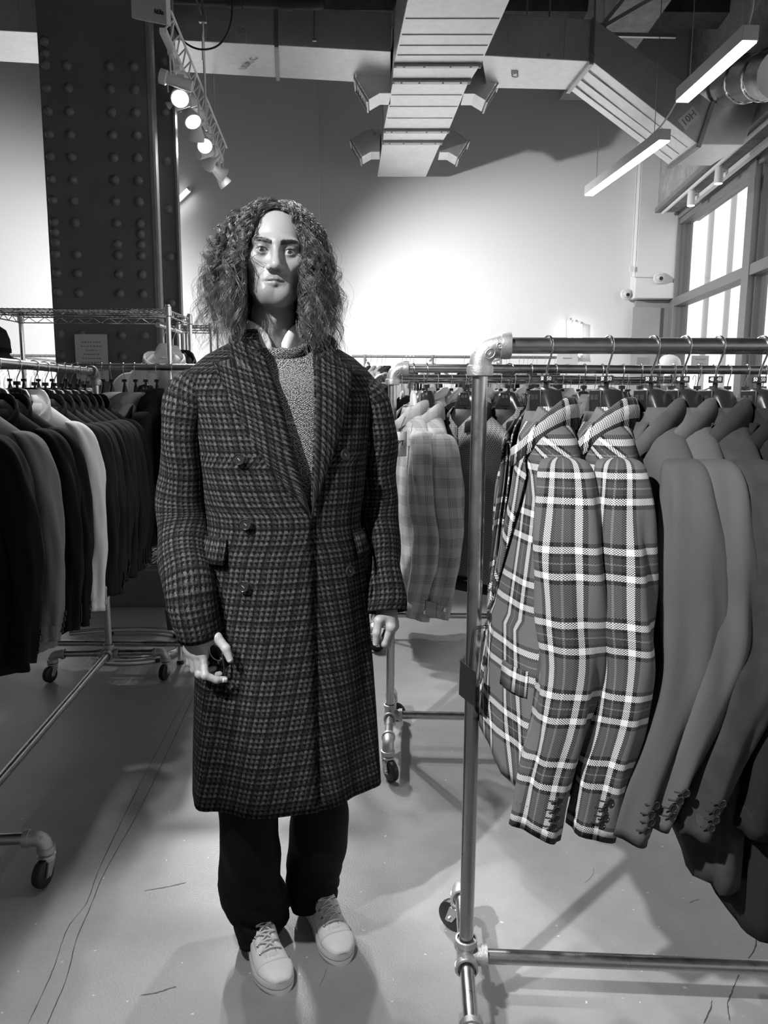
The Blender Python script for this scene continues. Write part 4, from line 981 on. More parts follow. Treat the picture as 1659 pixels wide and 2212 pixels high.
for k, (px, rz) in enumerate(((1013, -.72), (1100, -.70))):
    p = mid_at(px); hanger('suit', 'black suit hanger in the %s herringbone jacket on the mid rack' % ordn[k], p, rz)
    j = jacket('%s herringbone tweed jacket with black ribbed neck on the mid rack' % ordn[k], p, rz, HERR_M, th=.75, lap=False, sl=.62, seed=70+k, collar_mat=RIB_M, z0=-.02, res=.9, btn=False, ln=.66, gapw=1.05)
    w = MB(); zt = -.24
    for q_ in range(12): w.box((.004*math.sin(q_), -.078-.012*min(1, q_/4), zt-q_*.038), (.007, .006, .036))
    w.build('zip', ZINC_M, j, local=True, smooth=0)
    w = MB(); R_ = [Ring(-.80, .232, .086, .075, 2.6), Ring(-.86, .215, .075, .066, 2.6)]; w.rings([[r.at(2*PI*i/28) for i in range(28)] for r in R_]); w.build('hem_rib', RIB_M, j, local=True, smooth=180, solid=.004)
midmore = [(1147, BLACK_M, 'black jacket after the herringbone pair on the mid rack'), (1200, CHAR_M, 'charcoal jacket half hidden behind the first plaid jacket'), (1262, FUZZG_M, 'grey fleecy coat with raised collar on the mid rack'), (1300, CHAR_M, 'charcoal coat next to the grey fleecy coat'), (1345, BLACK_M, 'black jacket on the mid rack behind the second plaid jacket'),
           (1384, DGREY_M, 'dark grey jacket on the mid rack behind the third near hanger'), (1421, CHAR_M, 'charcoal jacket on the mid rack seen between near hangers'), (1453, BLACK_M, 'black jacket on the mid rack beneath the white display head'), (1478, MIDG_M, 'soft grey jacket on the mid rack toward the window'), (1508, DGREY_M, 'dark grey jacket on the mid rack toward the window'),
           (1542, LINEN_M, 'pale jacket on the mid rack toward the right edge'), (1574, BLACK_M, 'black jacket on the mid rack toward the right edge'), (1612, CHAR_M, 'charcoal jacket on the mid rack at the right edge'), (1650, DGREY_M, 'dark grey jacket on the mid rack, last in view')]
for k, (px, m_, lb) in enumerate(midmore):
    p = mid_at(px); rz = -1.45+random.uniform(-.12, .12)
    hanger('suit' if k in (0,) else 'plain', 'hanger of the '+lb.replace('jacket', 'garment'), p, rz)
    jacket(lb, p, rz, m_, th=.62, sl=.64, seed=90+k, res=.55, btn=False, ln=.74, z0=.03 if k == 2 else 0, cat='coat' if 'coat' in lb else 'jacket', name='coat' if 'coat' in lb else 'jacket')
# price tag
tg = thing('swing_tag', 'white swing tag with black letters on the first checked overshirt', 'tag', atY(865, 960, 2.78))
a, b, c, d = atY(853, 933, 2.78), atY(879, 932, 2.76), atY(878, 986, 2.76), atY(853, 987, 2.78); n_ = (b-a).cross(c-a).normalized()*-.001
w = MB(); w.hexa([d, c, b, a], [q_-n_ for q_ in (d, c, b, a)]); w.build('card', CARD_M, tg, smooth=0)
text_mesh('PT', .024, frame((a+b+c+d)/4+Vector((0, -.0018, .004)), b-a, a-d), .0006, True).build('lettering', INK_M, tg, smooth=0)
w = MB(); m0 = lerp(d, c, .5); w.bar(lerp((a+d)/2, (b+c)/2, .40)+Vector((0, -.0015, -.014)), lerp((a+d)/2, (b+c)/2, .66)+Vector((0, -.0015, -.014)), .0008, .0012, up=(0, 1, 0)); w.build('thin_rule', GREYINK_M, tg, smooth=0)
w = MB(); w.tube(crom([(a+b)/2+Vector((0, -.001, -.004)), atY(868, 918, 2.8), atY(876, 900, 2.84)], 4), .0016, 5); w.build('cord', INK_M, tg)

# ============================================================ garments farther back, copied from low-detail masters
def recolor(o, mat):
    for ch in o.children_recursive:
        if ch.type == 'MESH' and ch.material_slots and ch.name.split('.')[0] not in ('lining',):
            ch.material_slots[0].link = 'OBJECT'; ch.material_slots[0].material = mat
def far_master(name, cat, seed, **kw): return jacket('-', (0, 0, 0), 0, MIDG_M, th=.6, res=.42, btn=False, seed=seed, name=name, cat=cat, **kw)
MASTER = {}
def far(kind, label, p, rz, mat, group, hang=True, sc=1.0):
    if kind not in MASTER:
        kw = dict(jacket=dict(ln=.74, sl=.63), coat=dict(ln=.95, sl=.64, z0=.05, ww=1.05), shirt=dict(ln=.72, sl=.60, lap=False, z0=-.02))[kind]
        MASTER[kind] = [far_master('hanging_'+kind, kind, 200+len(MASTER), **kw), False]
    m_, used = MASTER[kind]
    if not used: MASTER[kind][1] = True; o = m_; o.location = p; o.rotation_euler = (0, 0, rz)
    else: o = copy_tree(m_, p, rz, None, None)
    o['label'] = label
    if group: o['group'] = group
    elif 'group' in o: del o['group']
    recolor(o, mat); return o
_cnt = {}
def nth(lb):
    _cnt[lb] = _cnt.get(lb, 0)+1; i = _cnt[lb]-1
    return lb+', '+(ordn+['seventeenth', 'eighteenth', 'nineteenth', 'twentieth', 'twenty-first', 'twenty-second', 'twenty-third', 'twenty-fourth', 'twenty-fifth'])[i]+' from left'
# third rack
def third_at(px): return on_rail(third, rail_s(third, px, 824))
t3 = [(823, DGREY_M, 'coat', 'dark grey coat nearest the post of the third rack'), (868, CHAR_M, 'jacket', 'charcoal jacket on the third rack just past its post')]
for px, m_, kd, lb in t3:
    p = third_at(px); hanger('pale', 'pale slim hanger of the '+lb, p, -1.5); far(kd, lb, p, -1.5+random.uniform(-.1, .1), m_, None)
for k, px in enumerate((915, 946, 975, 1006, 1040, 1082, 1112, 1142, 1178, 1215)):
    p = third_at(px); hanger('far', nth('thin dark hanger of a pale fleece coat on the third rack'), p, -1.5, None, 'hangers of the pale fleece coats')
    far('coat', nth('pale fleece coat hanging in the row on the third rack'), p, -1.5+random.uniform(-.12, .12), FUZZ_M, 'pale fleece coats on the third rack')
for k, px in enumerate((1250, 1285, 1320, 1355, 1392, 1430, 1465, 1500)):
    p = third_at(px); hanger('far', nth('thin dark hanger of a grey jacket on the third rack'), p, -1.5, None, 'hangers of the grey jackets, third rack')
    far('jacket', nth('grey jacket on the third rack toward the window'), p, -1.5+random.uniform(-.1, .1), (MIDG_M, CHAR_M, LINEN_M)[k % 3], 'grey jackets on the third rack')
# fourth rack and one more row behind it
for k in range(18):
    p = on_rail(fourth, .10+k*.112, 1.57); hanger('far', nth('thin dark hanger of a jacket on the fourth rack'), p, -1.5, None, 'hangers on the fourth rack')
    far('jacket', nth('jacket in the far row on the fourth rack'), p, -1.5+random.uniform(-.15, .15), (CHAR_M, LINEN_M, MIDG_M, BLACK_M, WHITE_M)[(k*3) % 5], 'jackets on the fourth rack')
fifth = make_rack('pipe garment rack fifth back, just before the rear wall', (-.62, 7.4), (2.5, 7.4), h=1.58)
for k in range(22):
    p = on_rail(fifth, .12+k*.133, 1.58); hanger('pale', nth('pale hanger of a shirt on the fifth rack'), p, -1.5, None, 'hangers on the fifth rack')
    far('shirt', nth('shirt in the row on the fifth rack near the rear wall'), p, -1.5+random.uniform(-.15, .15), (WHITE_M, LINEN_M, MIDG_M, DGREY_M)[(k*7) % 4], 'shirts on the fifth rack')
# black wall rail with jackets near the rear wall
def wall_rail(label, xa, xb, Y, h, px_list, mats, what, grp, bracket=True):
    t = thing('wall_rail', label, 'rail', (xa, Y, h))
    w = MB(); w.tube([(xa, Y, h), (xb, Y, h)], .016, 10); w.build('rail', STEEL_DARK, t)
    for x in np.arange(xa+.15, xb, .78):
        w = MB(); w.tube([(x, Y, h), (x, Y+.1, h-.02), (x, YB-.03, h-.02)], .013, 8); w.tube([(x, Y, h+.018), (x, Y, h-.018)], .02, 10); w.build('bracket', STEEL_DARK, t)
        w = MB(); w.tube([(x, Y, h), (x, Y, 0)], .013, 8); w.build('upright', STEEL_DARK, t)
    for k, px in enumerate(px_list):
        x = atY(px, 772, Y).x; p = Vector((x, Y, h)); hanger('pale', nth('pale hanger on the '+what), p, -1.5, None, 'hangers on the '+what)
        far('jacket', nth('grey jacket on the '+what), p, -1.52+random.uniform(-.12, .12), mats[k % len(mats)], grp)
wall_rail('black wall rail of grey jackets at the rear wall, right of the man', atY(760, 772, 9.0).x, atY(1202, 778, 9.0).x, 9.0, 1.895, (790, 801, 815, 825, 833, 869, 877, 886, 893, 921, 933, 941, 1003, 1067, 1074, 1094, 1101, 1122, 1131, 1140, 1151, 1160, 1178, 1188, 1199), (DGREY_M, MIDG_M, MIDG_M, CHAR_M), 'rear wall rail', 'grey jackets on the rear wall rail')
wall_rail('black wall rail behind the left rack beside the column', -4.9, atY(118, 760, 8.6).x+.1, 8.6, 1.86, (12, 20, 31, 44, 54, 70, 89, 100, 110), (LINEN_M, WHITE_M), 'left wall rail', 'pale jackets on the left wall rail')
# pale clothes on the crossing rack at left
def cross_at(px): return on_rail(cross, rail_s(cross, px, 805), 1.585)
for k, px in enumerate((20, 50, 82, 112, 142, 170, 222, 240, 268, 292, 338, 372)):
    p = cross_at(px); hanger('far', nth('thin wire hanger on the rack in front of the column'), p, -1.5, None, 'thin hangers on the crossing rack')
    if k in (6, 7, 8, 9, 11): far('shirt', nth('pale shirt on the crossing rack before the column'), p, -1.55+random.uniform(-.35, .35), (LINEN_M, WHITE_M, MIDG_M)[k % 3], 'pale shirts on the crossing rack')
    else: far('jacket', nth('jacket on the crossing rack behind the suits'), p, -1.55+random.uniform(-.2, .2), (MIDG_M, CHAR_M, LINEN_M)[k % 3], 'jackets on the crossing rack')
p = cross_at(314); p.y -= .0; hanger('suit', 'black suit hanger with pale mark, facing the camera on the crossing rack', p, .15)
h_ = bpy.data.objects[-1] if False else None
jacket('black jacket facing the camera on the crossing rack beside the man', p, .15, CHAR_M, th=.6, sl=.62, res=.7, btn=False, seed=300, z0=-.02)

# ============================================================ chrome wire shelves
CHROME_M = plain('chrome_wire_shelf', .8, .16, 1)
dw = MB(); dw.tube([(0, 0, 0), (0, .44, 0)], .0026, 6); _o = dw.build('deck_wire', CHROME_M, None, local=True); DECK_ME = _o.data; bpy.data.objects.remove(_o)
def wire_shelf(label, x0, x1, y0, y1, h, levels, step=.026):
    t = thing('wire_shelf', label, 'shelf', ((x0+x1)/2, (y0+y1)/2, 0))
    for z in levels:
        for (a, b) in (((x0, y0), (x1, y0)), ((x1, y0), (x1, y1)), ((x1, y1), (x0, y1)), ((x0, y1), (x0, y0))):
            w = MB(); A, B = Vector((*a, z)), Vector((*b, z)); dn = Vector((0, 0, -.03))
            w.tube([A, B], .0035, 6); w.tube([A+dn, B+dn], .0035, 6); n = max(4, int((B-A).length/.045)); pts = [lerp(A, B, k/n)+(dn if k % 2 else Vector()) for k in range(n+1)]; w.tube(pts, .0025, 5)
            w.build('shelf_edge', CHROME_M, t)
        n = int((x1-x0)/step)
        for k in range(1, n):
            o = bpy.data.objects.new('deck_wire', DECK_ME); COL.objects.link(o); o.parent = t; o.location = Vector((lerp(x0, x1, k/n), y0+.01, z+.004))-t.location; o.scale = (1, (y1-y0-.02)/.44, 1)
        for f in (.33, .66):
            w = MB(); w.tube([(x0, lerp(y0, y1, f), z-.004), (x1, lerp(y0, y1, f), z-.004)], .0035, 6); w.build('cross_brace', CHROME_M, t)
    for (x, y) in ((x0, y0), (x1, y0), (x1, y1), (x0, y1)):
        w = MB(); w.tube([(x, y, 0.0), (x, y, h)], .0127, 12); w.build('post', CHROME_M, t)
        for z in levels: w = MB(); w.lathe([(.0127, -.035), (.019, -.03), (.017, .015), (.0127, .018)], (x, y, z), n=14); w.build('shelf_collar', CHROME_M, t)
        w = MB(); w.lathe([(.012, .0), (.02, .0), (.02, .012), (.012, .02)], (x, y, 0), n=12); w.build('foot', RUBBER_M, t)
    return t
s1_ = wire_shelf('chrome wire shelf unit in front of the riveted column', -2.06, -1.105, 4.02, 4.46, 1.90, (1.875, .55))
w = MB(); w.tube([(-1.16, 4.02, 1.80), (-1.16, 4.46, 1.80)], .0125, 12); w.build('hang_rod', CHROME_M, s1_)
s2_ = wire_shelf('narrow chrome wire shelf unit right behind the column edge', -1.29, -1.085, 4.92, 5.12, 1.89, (1.875, .55))
for k, (y, m_, lb) in enumerate(((4.12, WHITE_M, 'white shirt hanging at the end of the wire shelf'), (4.30, CHAR_M, 'dark jacket hanging behind the white shirt at the wire shelf'))):
    p = Vector((-1.16, y, 1.80)); hanger('pale', 'pale hanger of the '+lb, p, .2); far('shirt' if k == 0 else 'jacket', lb, p, .25, m_, None)
# black hat on a stand at the left edge
hp = atY(-16, 738, 4.25); ht_ = thing('hat', 'black rounded hat cut by the left edge of the frame', 'hat', hp)
w = MB(); w.lathe([(.001, .090), (.036, .086), (.070, .062), (.087, .012), (.089, -.036), (.080, -.066), (.085, -.074), (.10, -.084), (.10, -.088), (.07, -.079)], hp, n=28); w.build('crown', plain('black_felt', .008, .8), ht_, smooth=70)
w = MB(); w.lathe([(.0905, -.058), (.0905, -.034)], hp, n=28, cap=False); w.build('band', BLACK_M, ht_)
st_ = thing('hat_stand', 'slim black stand under the hat at the left edge', 'stand', (hp.x, hp.y, 0)); w = MB(); w.tube([(hp.x, hp.y, .02), (hp.x, hp.y, hp.z-.07)], .008, 8); w.build('stem', STEEL_DARK, st_); w = MB(); w.lathe([(.085, 0), (.085, .012), (.02, .025)], (hp.x, hp.y, 0), n=24); w.build('base', STEEL_DARK, st_); w = MB(); w.ball((hp.x, hp.y, hp.z-.03), (.055, .055, .05), 14, 8); w.build('hat_rest', STEEL_DARK, st_)

# ============================================================ small things at the back right
def sign_stand(label, px0, px1, y0, y1, Y, mat, lines):
    a, b = atY(px0, y0, Y), atY(px1, y1, Y); t = thing('sign_holder', label, 'sign', ((a.x+b.x)/2, Y, 0)); xm = (a.x+b.x)/2
    w = MB(); w.box((xm, Y, (a.z+b.z)/2), (b.x-a.x, .006, a.z-b.z)); w.build('sheet', mat, t, smooth=0)
    w = MB(); w.tube([(xm, Y+.01, .02), (xm, Y+.01, a.z-.03)], .008, 8); w.build('stem', ZINC_M, t); w = MB(); w.lathe([(.14, 0), (.14, .012), (.02, .02)], (xm, Y+.01, 0), n=20); w.build('base', ZINC_M, t)
    for (f, wd) in lines:
        w = MB()
        for j in range(6): w.box((xm+(j-2.5)*wd*(b.x-a.x)/6, Y-.004, lerp(a.z, b.z, f)), (wd*(b.x-a.x)/6*.7, .002, .012))
        w.build('text_line', GREYINK_M, t, smooth=0)
sign_stand('pale sign sheet on a stand below the glowing wall tubes', 1203, 1247, 764, 802, 8.2, PAPER_M, ((.25, .45), (.62, .2)))
sign_stand('grey sign sheet on a stand right of the white display head', 1494, 1529, 768, 806, 8.0, plain('grey_sheet', .42, .7), ((.2, .6), (.45, .4), (.75, .5)))
sign_stand('framed grey sheet on a stand left of the white display head', 1376, 1403, 772, 806, 8.1, WOOD_M, ((.6, .4),))
hc = atY(1446, 790, 7.9)
def mannequin_head():
    t = thing('display_head', 'white mannequin head on a pole beyond the near rail', 'mannequin', (hc.x, hc.y, 0)); rs = []
    prof = [(-.20, .055, -.01, 0), (-.13, .058, -.01, 0), (-.105, .062, .0, .0), (-.085, .072, .03, .0), (-.05, .085, .025, 0), (-.01, .093, .012, 0), (.03, .099, .0, 0), (.06, .095, -.005, 0), (.085, .078, -.008, 0), (.105, .045, -.01, 0), (.112, .002, -.01, 0)]
    for (z, r, sh, _) in prof: rs.append([hc+Vector((r*a*(1.12 if a > 0 else 1)+sh, r*.78*b, z)) for a, b in circ(24)])
    w = MB(); w.rings(rs, True, True, True); w.ball(hc+Vector((.118, 0, -.02)), (.02, .013, .025), 10, 6); w.ball(hc+Vector((.105, 0, -.058)), (.014, .022, .012), 10, 6); w.ball(hc+Vector((.10, 0, -.088)), (.018, .02, .014), 10, 6); w.build('head', WHITE_M, t, smooth=180)
    w = MB(); w.tube([(hc.x, hc.y, .02), (hc.x, hc.y, hc.z-.19)], .012, 10); w.build('pole', ZINC_M, t); w = MB(); w.lathe([(.15, 0), (.15, .012), (.02, .02)], (hc.x, hc.y, 0), n=20); w.build('base', ZINC_M, t)
mannequin_head()
# curved chrome tube base of a round rail behind the left rack
rb = thing('round_rail_base', 'curved chrome tube on the floor behind the left rack', 'rack base', atZ(300, 1380, .0))
pts = [atZ(150, 1368, .03), atZ(240, 1361, .03), atZ(330, 1360, .03), atZ(378, 1366, .03), atZ(396, 1384, .03), atZ(382, 1404, .03), atZ(340, 1418, .03), atZ(270, 1424, .03), atZ(200, 1420, .03)]
w = MB(); w.tube(crom(pts, 6), .0165, 12); w.build('tube', CHROME_M, rb)
for q_ in (pts[1], pts[3], pts[6]): w = MB(); w.lathe([(.012, -.03), (.014, -.03), (.014, -.014)], q_, n=10); w.build('foot', RUBBER_M, rb)
# ============================================================ the man in the checked overcoat
def surfnet(f, lo, hi, h):                             # a mesh of the zero level of f
    ax = [np.arange(lo[i], hi[i]+h, h, dtype=np.float32) for i in range(3)]
    X, Y, Z = np.meshgrid(*ax, indexing='ij'); V = f(X, Y, Z).astype(np.float32); Sg = V < 0
    n = [len(a)-1 for a in ax]; c = np.zeros(n, np.int8)
    sl = lambda d: tuple(slice(d[i], d[i]+n[i]) for i in range(3))
    cs = [(a, b, e) for a in (0, 1) for b in (0, 1) for e in (0, 1)]
    for d in cs: c += Sg[sl(d)]
    m = (c > 0) & (c < 8); I = np.argwhere(m); N = len(I); acc = np.zeros((N, 3)); cnt = np.zeros(N)
    for d in cs:
        for k in range(3):
            if d[k]: continue
            e = list(d); e[k] = 1
            va = V[I[:, 0]+d[0], I[:, 1]+d[1], I[:, 2]+d[2]]; vb = V[I[:, 0]+e[0], I[:, 1]+e[1], I[:, 2]+e[2]]
            x = (va < 0) != (vb < 0); t = np.where(x, va/np.where(x, va-vb, 1), 0); p = np.array(d, float)[None]+np.zeros((N, 3)); p[:, k] += t
            acc += p*x[:, None]; cnt += x
    P = (I+acc/cnt[:, None])*h+np.array(lo); idx = -np.ones(n, np.int64); idx[m] = np.arange(N); F = []
    for k in range(3):
        a, b = [q for q in range(3) if q != k]
        A = np.take(Sg, range(n[k]), k); B = np.take(Sg, range(1, n[k]+1), k); E = np.argwhere(A != B)
        E = E[(E[:, a] > 0) & (E[:, b] > 0) & (E[:, a] < n[a]) & (E[:, b] < n[b])]
        def g(da, db): q = E.copy(); q[:, a] -= da; q[:, b] -= db; return idx[q[:, 0], q[:, 1], q[:, 2]]
        q = np.stack([g(0, 0), g(1, 0), g(1, 1), g(0, 1)], 1); s = Sg[E[:, 0], E[:, 1], E[:, 2]]
        if k == 1: s = ~s
        q[~s] = q[~s][:, ::-1]; F.append(q)
    return P, np.concatenate(F)
def ell(X, Y, Z, c, r):
    k = np.sqrt(((X-c[0])/r[0])**2+((Y-c[1])/r[1])**2+((Z-c[2])/r[2])**2); return (k-1)*min(r)*(.55+.45*k/(k+.3))
def sph(X, Y, Z, c, r): return np.sqrt((X-c[0])**2+(Y-c[1])**2+(Z-c[2])**2)-r
def cap(X, Y, Z, a, b, ra, rb):
    a, b = np.array(a, float), np.array(b, float); d = b-a; L = (d*d).sum()+1e-12
    t = np.clip(((X-a[0])*d[0]+(Y-a[1])*d[1]+(Z-a[2])*d[2])/L, 0, 1)
    return np.sqrt((X-a[0]-t*d[0])**2+(Y-a[1]-t*d[1])**2+(Z-a[2]-t*d[2])**2)-(ra+(rb-ra)*t)
def smin(a, b, k): h = np.clip(.5+.5*(b-a)/k, 0, 1); return b+(a-b)*h-k*h*(1-h)
def smax(a, b, k): return -smin(-a, -b, k)

PX, PY, YAW = -.255, 1.93, rad(17)
man = thing('person', 'long curly haired man in a dark checked overcoat, grey knit and pale sneakers, standing', 'person', (PX, PY, 0), YAW)
MI = XF[man].inverted()
# --- head, in its own frame (eyes at z = 0, face toward -y)
EYE = .0318
def head_sdf(X, Y, Z):
    d = ell(X, Y, Z, (0, .014, .034), (.076, .097, .084))
    d = smin(d, ell(X, Y, Z, (0, -.026, -.032), (.064, .062, .084)), .03)
    d = smin(d, ell(X, Y, Z, (0, -.036, -.078), (.045, .047, .040)), .025)
    d = smin(d, sph(X, Y, Z, (0, -.070, -.104), .017), .022)
    A = np.abs(X)
    d = smin(d, cap(A, Y, Z, (.048, -.004, -.060), (.020, -.062, -.102), .016, .014), .022)
    d = smin(d, sph(A, Y, Z, (.0455, -.057, -.021), .021), .022); d = smax(d, -sph(A, Y, Z, (.070, -.080, -.068), .026), .022)
    d = smax(d, -sph(A, Y, Z, (EYE-.001, -.1065, .000), .0245), .012)
    d = smin(d, cap(A, Y, Z, (.0, -.089, .0190), (.046, -.077, .0190), .0092, .0085), .013)
    d = smin(d, cap(X, Y, Z, (0, -.088, .010), (0, -.111, -.034), .0070, .0092), .012)
    d = smin(d, sph(X, Y, Z, (0, -.1130, -.037), .0100), .009)
    d = smin(d, sph(A, Y, Z, (.0138, -.100, -.0405), .0084), .006)
    d = smax(d, -ell(A, Y, Z, (.0075, -.107, -.0505), (.0046, .008, .0055)), .003)
    # lids over the eyeball
    e = sph(A, Y, Z, (EYE, -.0765, .0), .0142)
    slit = ell(A, Y, Z-.10*(A-EYE), (EYE, -.090, -.0008), (.0142, .022, .0050)); e = smax(e, -slit, .0015); d = smax(d, -slit, .002); d = smin(d, e, .0045)
    # mouth
    up = smin(cap(A, Y, Z, (.004, -.0985, -.0642), (.030, -.082, -.0700), .0046, .0018), cap(A, Y, Z, (0, -.0975, -.0652), (.014, -.0935, -.0658), .0044, .0036), .005)
    lo = cap(A, Y, Z, (0, -.0955, -.0752), (.024, -.0835, -.0728), .0060, .0020)
    d = smin(d, ell(X, Y, Z, (0, -.074, -.068), (.035, .018, .023)), .014)
    d = smin(smin(d, up, .004), lo, .0045)
    d = smax(d, -cap(A, Y, Z, (0, -.1030, -.0696), (.031, -.085, -.0715), .0017, .0012), .0022)
    d = smax(d, -cap(X, Y, Z, (0, -.108, -.053), (0, -.107, -.060), .0034, .0030), .004)
    d = smin(d, sph(A, Y, Z, (.020, -.078, -.093), .012), .02)
    d = smin(d, ell(A, Y, Z, (.076, .014, -.012), (.009, .019, .031)), .006)
    d = smin(d, cap(X, Y, Z, (0, .018, -.085), (0, .05, -.235), .050, .056), .02)
    d = smin(d, cap(X, Y, Z, (0, -.022, -.150), (0, -.014, -.168), .010, .009), .02)
    return d
eye_mid = atY(596, 540, 1.82)
HM = Matrix.Translation(eye_mid) @ Matrix.Rotation(rad(9), 4, 'Z') @ Matrix.Rotation(rad(2.8), 4, 'Y') @ Matrix.Translation((0, .0875, 0))
hp_, hf_ = surfnet(head_sdf, (-.10, -.14, -.255), (.10, .125, .128), .0021)
# vertex tones: lips, brows, stubble, painted eye-socket shade, scalp under the hair
x, y, z = hp_[:, 0], hp_[:, 1], hp_[:, 2]; ax_ = np.abs(x)
def gs(v, s): return np.exp(-(v/s)**2)
tone = np.ones(len(x))
br = np.clip(1.3-((z-(.0152+.0034*np.sin((ax_-.012)/.05*PI)+.085*(ax_-.012)))/.0050)**2, 0, 1)*((ax_ > .010) & (ax_ < .052) & (y < -.055))*np.clip((.054-ax_)/.016, 0, 1)
tone *= 1-.84*np.clip(br*1.4, 0, 1)
lip = (gs(z+.0655+ax_*.10, .0055)*(ax_ < .029)+gs(z+.0755-ax_*.04, .0058)*(ax_ < .025))*(y < -.080); tone *= 1-.42*np.clip(lip, 0, 1)
stub = np.clip(gs(z+.105, .03)*.8+gs(z+.056, .006)*(ax_ < .03)*.9+gs(z+.085, .035)*np.clip((ax_-.028)/.02, 0, 1), 0, 1)*(y < .01)*(z < -.045); tone *= 1-.38*stub
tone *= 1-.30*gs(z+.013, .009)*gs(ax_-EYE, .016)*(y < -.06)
tone *= 1-.52*gs(z-.005, .012)*gs(ax_-EYE+.003, .020)*(y < -.06)  # shade painted around the eyes so the sockets look deeper
scalp = ((z > .092-.9*np.clip(ax_-.03, 0, 1)) & (y < -.02)) | ((y >= -.02) & (z > -.06) & ~((ax_ > .07) & (y < .035) & (z < .02)))
tone = np.where(scalp, .16, tone)
# --- hands, laid out along camera-aligned axes (right, away, up) from the wrist
def hand_sdf(fing, thumb, wrist_dir, palm_r=.0135):
    def f(X, Y, Z):
        d = cap(X, Y, Z, (0, 0, 0), wrist_dir, .026, .028)
        for k, q in enumerate(fing):
            d = smin(d, cap(X, Y, Z, (q[0][0]*.35, q[0][1]*.35, -.002), q[0], .017, palm_r), .012)
        for k, q in enumerate(fing):
            r = (.0092, .0096, .0090, .0078)[k]; s = cap(X, Y, Z, q[0], q[1], r*1.08, r)
            s = smin(s, cap(X, Y, Z, q[1], q[2], r*1.0, r*.9), .003); s = smin(s, cap(X, Y, Z, q[2], q[3], r*.92, r*.78), .003)
            s = smin(s, sph(X, Y, Z, q[1], r*1.08), .003)
            d = smin(d, s, .0035); d = smin(d, sph(X, Y, Z, q[0], r*1.25), .006)
        t = thumb; s = cap(X, Y, Z, t[0], t[1], .018, .0125); s = smin(s, cap(X, Y, Z, t[1], t[2], .0118, .0105), .004); s = smin(s, cap(X, Y, Z, t[2], t[3], .0108, .0082), .004)
        return smin(d, s, .006)
    return f
FR = [((.011, -.020, -.043), (.020, -.046, -.085), (.045, -.040, -.098), (.062, -.028, -.101)), ((-.006, -.013, -.046), (.003, -.030, -.088), (.028, -.022, -.098), (.046, -.008, -.096)),
      ((-.021, -.004, -.044), (-.012, -.016, -.082), (.013, -.008, -.090), (.030, .004, -.086)), ((-.031, .007, -.038), (-.026, -.003, -.071), (-.004, .004, -.079), (.013, .010, -.076))]
TR = ((.022, -.006, -.012), (.043, -.014, -.003), (.066, -.024, -.027), (.076, -.028, -.053))
FL = [((.013, -.027, -.034), (-.004, -.027, -.078), (-.014, -.002, -.072), (-.008, .012, -.056)), ((.020, -.008, -.037), (.004, -.006, -.087), (-.010, .014, -.079), (-.004, .022, -.062)),
      ((.020, .012, -.035), (.008, .015, -.082), (-.004, .030, -.073), (.001, .036, -.058)), ((.016, .030, -.030), (.009, .036, -.068), (0, .046, -.060), (.003, .050, -.048))]
TL = ((-.004, -.016, -.010), (-.019, -.032, -.016), (-.024, -.038, -.046), (-.026, -.036, -.075))
WR, WL = atY(432, 1370, 1.765), atY(834, 1320, 1.93)
PR_, FR_ = surfnet(hand_sdf(FR, TR, (-.012, .02, .055)), (-.075, -.085, -.125), (.105, .06, .10), .0021)
PL_, FL_ = surfnet(hand_sdf(FL, TL, (.0, .012, .055)), (-.06, -.075, -.125), (.06, .085, .10), .0021)
# --- the trunk and limbs beneath the clothes
def trunk(X, Y, Z):
    d = cap(X, Y, Z, (0, .01, 1.0), (0, .0, 1.38), .105, .12); A = np.abs(X)
    d = smin(d, cap(A, Y, Z, (.03, .01, 1.42), (.17, .005, 1.46), .07, .05), .05); d = smin(d, cap(A, Y, Z, (.185, .0, 1.45), (.235, .01, 1.18), .042, .034), .03)
    d = smin(d, cap(X, Y, Z, (0, .01, 1.42), (0, .02, 1.50), .06, .05), .03)
    d = smin(d, cap(A, Y, Z, (.088, .01, .93), (.09, -.005, .52), .075, .05), .04); d = smin(d, cap(A, Y, Z, (.09, -.005, .52), (.09, .0, .13), .048, .034), .02); return d
TPv, TFv = surfnet(trunk, (-.32, -.2, .05), (.32, .2, 1.62), .016)
def to_local(P, M): return [tuple(MI@(M@Vector(p))) for p in P]
vs = to_local(hp_, HM); fs = [tuple(q) for q in hf_]; tn = list(tone); o_ = len(vs)
for (P_, F_, W_) in ((PR_, FR_, WR), (PL_, FL_, WL)):
    vs += to_local(P_, Matrix.Translation(W_)); fs += [tuple(q+o_) for q in F_]; tn += [.97]*len(P_); o_ = len(vs)
vs += [tuple(p) for p in TPv]; fs += [tuple(q+o_) for q in TFv]; tn += [1]*len(TPv)
me = bpy.data.meshes.new('body'); me.from_pydata(vs, [], fs); at = me.attributes.new('tone', 'FLOAT', 'POINT'); at.data.foreach_set('value', np.array(tn, np.float32))
def skin_mat():
    m = Mt('skin', .46, 0, .4); t = m.attr('tone'); n = m.noise(260, 2); b = m.noise(30, 3)
    m.col(t*(n*.06+b*.06+.27)); m.bump(n, .08, .0006); m.b.inputs['Subsurface Weight'].default_value = .08; m.b.inputs['Subsurface Radius'].default_value = (.006, .005, .004); m.b.inputs['Subsurface Scale'].default_value = 1.0; return m.mat
body = link_mesh('body', me, skin_mat(), man, 180, fixn=False)
sm_ = body.modifiers.new('smooth', 'SMOOTH'); sm_.factor = .5; sm_.iterations = 2
